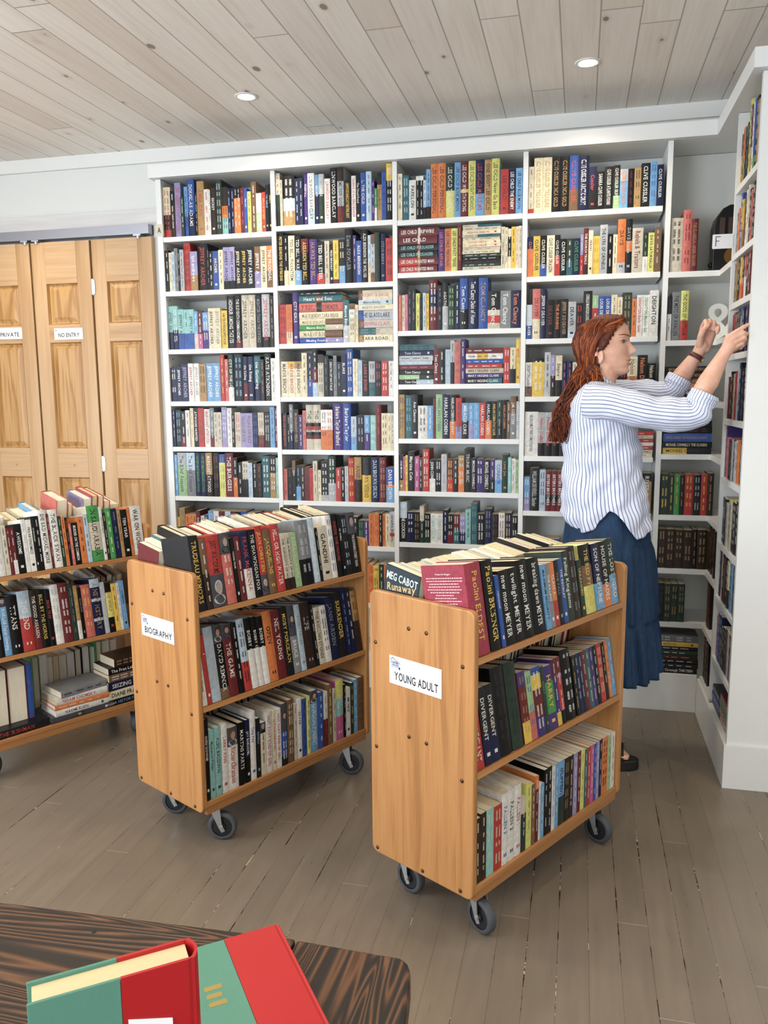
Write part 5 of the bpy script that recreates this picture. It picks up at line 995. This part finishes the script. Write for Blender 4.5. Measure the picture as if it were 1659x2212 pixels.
# sandals and wristband
M_SOLE = mat('black_sandal', '151516', .55)
for y0, xk in ((-.655, .0), (-.50, -.10)):
    sh = MB().prism([(x*.14+1.005+xk, y*.047+y0) for x, y in [(math.cos(a*PI/14), math.sin(a*PI/14)*(1+.12*math.cos(a*PI/14))) for a in range(28)]], .001, .045, 'z').build('sandal', M_SOLE, person, M=PI_, bevel=.006)
    st_ = MB(); n_ = 20
    for cx in (1.06+xk,):
        vs = [Vector((cx+dx, y0+.043*math.cos(PI*i/n_), .042+.062*math.sin(PI*i/n_))) for dx in (-.022, .022) for i in range(n_+1)]
        st_.mesh(vs, [(i, i+1, n_+2+i, n_+1+i) for i in range(n_)])
    o = st_.build('strap', M_SOLE, sh, smooth=True); o.modifiers.new('s', 'SOLIDIFY').thickness = .004
wm = MB(); c0 = Vector((1.3195, -.42, 1.650)); d = Vector((.5, 0, .83)).normalized(); a = Vector((0, 1, 0)); b_ = d.cross(a)
prof = [(-.009, .0255), (-.009, .0285), (.009, .0280), (.009, .0250)]
vs = [c0+d*h_+(a*math.cos(2*PI*i/32)+b_*math.sin(2*PI*i/32))*r_ for h_, r_ in prof for i in range(32)]
wm.mesh(vs, [(p_*32+i, p_*32+(i+1) % 32, ((p_+1) % 4)*32+(i+1) % 32, ((p_+1) % 4)*32+i) for p_ in range(4) for i in range(32)])
wb = wm.build('wristwatch', mat('brown_leather', '5a3430', .5), person, smooth=True, M=PI_)
pc = c0-b_*.028*(-1 if b_.x > 0 else 1); MB().cyl(pc+(pc-c0).normalized()*-.002, pc+(pc-c0).normalized()*.004, .011, n=20).build('watch_case', mat('gold_case', 'c8a860', .3, .8), wb)
# ring-shaped hair tie / thin earring detail
HB('earring', MB().ball((-.028, -.079, -.071), .0026, 10), mat('gold_stud', 'd0b070', .25, .9))

# ---------------- foreground table and the two books on it ----------------
def burnt_wood(name, axis, sx=1.):
    m, n, b = nt(name); k = NB(n)
    tc = k.N('ShaderNodeTexCoord'); s = k.sep(tc.outputs['Object']); a = [s[0], s[1], s[2]]
    st = [13.*sx]*3; st[axis] = 1.0*sx
    v = k.comb(*[k.math('MULTIPLY', a[i], st[i]) for i in range(3)])
    big = k.noise(v, .8, 2, .4, .3)
    wv = k.math('SINE', k.math('MULTIPLY', big, 200.)); wv = k.math('MULTIPLY_ADD', wv, .5, .5)
    st2 = [260.]*3; st2[axis] = 6.
    fine = k.noise(k.comb(*[k.math('MULTIPLY', a[i], st2[i]) for i in range(3)]), 1, 3, .6)
    t = k.math('ADD', k.math('MULTIPLY', wv, .72), k.math('MULTIPLY', fine, .38))
    n.links.new(k.ramp(t, [(.30, lin('160e0a')), (.55, lin('2a1a12')), (.76, lin('452c1b')), (.95, lin('69462c'))]), b.inputs['Base Color'])
    b.inputs['Roughness'].default_value = .42
    n.links.new(k.bump(wv, .25, .002), b.inputs['Normal']); return m
tb = tag(empty('table', loc=(-.2, -3.6, 0)), 'dark burnt-grain wooden table in the foreground carrying two red and green books', 'table')
J = Matrix.Translation((.2, 3.6, 0)); M_BURN = burnt_wood('burnt_wood', 0); M_BURNE = burnt_wood('burnt_wood_end', 1, 1.2)
MB().prism([(-1.3, -4.4), (.5, -4.4), (.5, -2.914), (-.9, -2.972), (-1.3, -2.99)], .705, .75, 'z').build('tabletop', M_BURN, tb, M=J, bevel=.004)
MB().prism([(.501, -4.4), (.69, -4.4), (.684, -3.035), (.673, -2.945), (.667, -2.928), (.655, -2.918), (.501, -2.9142)], .705, .75, 'z').build('end_board', M_BURNE, tb, M=J, bevel=.006)
for x, y in ((-1.2, -4.3), (.58, -4.3), (-1.2, -3.1), (.58, -3.08)): MB().box(x-.04, x+.04, y-.04, y+.04, 0, .705).build('leg', M_BURN, tb, M=J, bevel=.004)
b = MB()
for x, y in ((.21, -2.965), (.12, -3.06), (-.2, -3.02)): b.cyl((x, y, .7495), (x, y, .7504), .0035, n=12)
b.build('nail_heads', M_BLK, tb, M=J)
M_TEAL = mat('teal_cloth', '528473', .7, noise_amt=.04, noise_scale=300, bump=.1); M_REDC = mat('red_cloth', 'a8161c', .42, noise_amt=.03, noise_scale=300); M_GOLD = mat('gold_foil', 'a08c50', .5, .4)
M_CREAM = mat('cream_pages', 'cfc09a', .8, noise_amt=.04, noise_scale=200)
def halfbound(w_, D_, H_, split, label, M, bul=.006):
    """w_ thickness along x, y=0 spine .. D_ fore-edge, z up"""
    r = tag(empty('book', M=M), label, 'book', 'red and green books on the table')
    t = .0028
    b = MB()
    for s in (-1, 1): b.box(min(s*w_/2, s*(w_/2-t)), max(s*w_/2, s*(w_/2-t)), split*D_+.0003, D_, 0, H_)
    b.build('board', M_TEAL, r, bevel=.0006)
    xs = [-1, -.8, -.4, 0, .4, .8, 1]
    outer = [(-w_/2-.0003, split*D_), (-w_/2-.0003, .009), (-w_/2+.0010, .006)]+[(x*w_/2*.98, bul*x*x-bul*.5) for x in xs]+[(w_/2-.0010, .006), (w_/2+.0003, .009), (w_/2+.0003, split*D_)]
    inner = [(w_/2-t, split*D_), (w_/2-t, bul)]+[(x*(w_/2-t), bul*x*x+t-bul*.5) for x in xs[::-1]]+[(-w_/2+t, bul), (-w_/2+t, split*D_)]
    MB().prism((outer+inner)[::-1], 0, H_, 'z').build('spine_cover', M_REDC, r)
    MB().box(-w_/2+t+.0002, w_/2-t-.0002, bul+.001, D_-.004, .003, H_-.004).build('pages', M_CREAM, r)
    return r
dy = Vector((-.793, -.609, 0)); dx_ = Vector((-.609, .793, 0))
Mb = Matrix(((dx_.x, dy.x, 0, .5215), (dx_.y, dy.y, 0, -3.2520), (0, 0, 1, .7505), (0, 0, 0, 1)))
b1 = halfbound(.032, .150, .235, .47, 'red and green half-bound book standing upright on the dark table', Mb)
MB().prism([(.026, .150), (.066, .158), (.066, .192), (.026, .180)], -.0175, -.0167, 'x').build('price_card', M_PAPER, b1)
dv = Vector((.616, -.788, 0)); du = Vector((-.768, -.640, 0)); du = Vector((-.788, -.616, 0))
# lying flat: thickness vertical, head at the far edge
Mb = Matrix(((0, du.x, -dv.x, .486+dv.x*.24), (0, du.y, -dv.y, -2.937+dv.y*.24), (1, 0, 0, .7505+.0185), (0, 0, 0, 1)))
b2 = halfbound(.037, .158, .24, .50, 'red and green half-bound book lying flat on the dark table', Mb)
b = MB()
for i, z in enumerate((.160, .146, .132)):
    b.prism(rnd_rect(.102+.003*(i % 2), .124, z-.008, z, .002), .0186, .0187, 'x')
b.build('gilt_marks', M_GOLD, b2)

# ---------------- turn the book list into objects: the 300 that show largest stand alone, the rest are one heap ----------------
for q in BOOKS:
    w_, h_, d_ = q['a'][:3]; c = q['M'] @ Vector((0, 0, h_/2)); q['area'] = w_*h_*q['vis']/((c-CAMP).length_squared)
    if c.x < -1.9: q['area'] = 0
BOOKS.sort(key=lambda q: -q['area'])
NSOLO = 300
heap = MB()
def size_word(w_): return 'thin ' if w_ < .016 else 'thick ' if w_ > .036 else ''
for i, q in enumerate(BOOKS):
    w_, h_, d_, code, tc, text, hard = q['a']
    cover, pages, let, pic, mark = make_book(*q['a'])
    if i < NSOLO:
        bn = bands_of(code); mains = sorted(bn, key=lambda t: -t[1])[:2]
        cn = NAMES[mains[0][0]]
        if len(mains) > 1 and mains[1][1] > .2 and mains[1][0] != mains[0][0]: cn = NAMES[bn[0][0]]+' and '+NAMES[[m[0] for m in bn if m[0] != bn[0][0]][0]]
        lab = size_word(w_)+cn+' book, '+q['where']
        if len(lab.split()) < 14: lab = size_word(w_)+cn+' book lettered '+NAMES[tc]+', '+q['where']
        r = tag(empty('book', M=q['M']), lab, 'book', q['group'])
        cover.build('cover', M_COVER, r); pages.build('pages', M_PAGE, r)
        if text == 'Paolini ELDEST':   # the back cover with its block of small white print shows above the cart end
            cb = MB(); q2 = random.Random(2)
            put_text(cb, 'Praise for Eragon', MF((-w_/2-.0006, d_*.52, h_*.90), (0, -1, 0), (0, 0, 1)), .052, .0045, lin('e8d8d8'))
            for k_ in range(17):
                L_ = q2.uniform(.06, .125); yy = d_*.52+L_/2; zz = h_*.85-k_*.0078
                while yy > d_*.52-L_/2:
                    s_ = q2.uniform(.003, .010); cb.face([Vector((-w_/2-.0006, yy, zz)), Vector((-w_/2-.0006, yy-s_, zz)), Vector((-w_/2-.0006, yy-s_, zz+.0026)), Vector((-w_/2-.0006, yy, zz+.0026))], lin('d8b8bc')); yy -= s_+.0018
            cb.build('cover_text', M_LETTER, r)
        if text.startswith('MEG CABOT'):
            cb = MB(); X_ = w_/2+.0006
            cb.face([Vector((X_-.0003, .002, .002)), Vector((X_-.0003, d_-.002, .002)), Vector((X_-.0003, d_-.002, h_-.002)), Vector((X_-.0003, .002, h_-.002))], lin('0e2730'))
            put_text(cb, 'MEG CABOT', MF((X_, d_*.5, h_*.86), (0, 1, 0), (0, 0, 1)), d_*.88, .022, lin('dff0f4'))
            Ms = MF((X_, d_*.5, h_*.745), (0, 1, .18), (0, -.1, 1)); put_text(cb, 'Runaway', Ms, d_*.8, .022, lin('c9ad7a'))
            cb.face([Vector((X_+.0001, d_*.25, .02)), Vector((X_+.0001, d_*.75, .02)), Vector((X_+.0001, d_*.75, h_*.63)), Vector((X_+.0001, d_*.25, h_*.63))], lin('2f8298'))
            cb.face([Vector((X_+.0002, d_*.5+.018*math.cos(a*PI/8), h_*.53+.022*math.sin(a*PI/8))) for a in range(16)], lin('a9805a')); cb.face([Vector((X_+.0003, d_*.5+.011*math.cos(a*PI/8), h_*.53+.015*math.sin(a*PI/8))) for a in range(16)], lin('dcb7a0'))
            cb.build('front_cover', M_LETTER, r)
        if pic.f: pic.build('cover_photo', M_LETTER, r)
        if mark.f: mark.build('publisher_mark', M_LETTER, r)
        if let.f: let.build('spine_lettering', M_LETTER, r)
    else:
        for mb, mi in ((cover, 0), (pages, 1), (let, 2), (pic, 2), (mark, 2)):
            n0 = len(heap.v); heap.v += [q['M'] @ v for v in mb.v]
            heap.f += [[n0+j for j in fc] for fc in mb.f]; heap.c += mb.c; heap.m += [mi]*len(mb.f)
tag(heap.build('books', [M_COVER, M_PAGE, M_LETTER]), 'the smaller and half-hidden books filling the white wall shelves and cart backs', 'books', kind='stuff')
print('books', len(BOOKS), 'heap faces', len(heap.f), 'heap verts', len(heap.v))
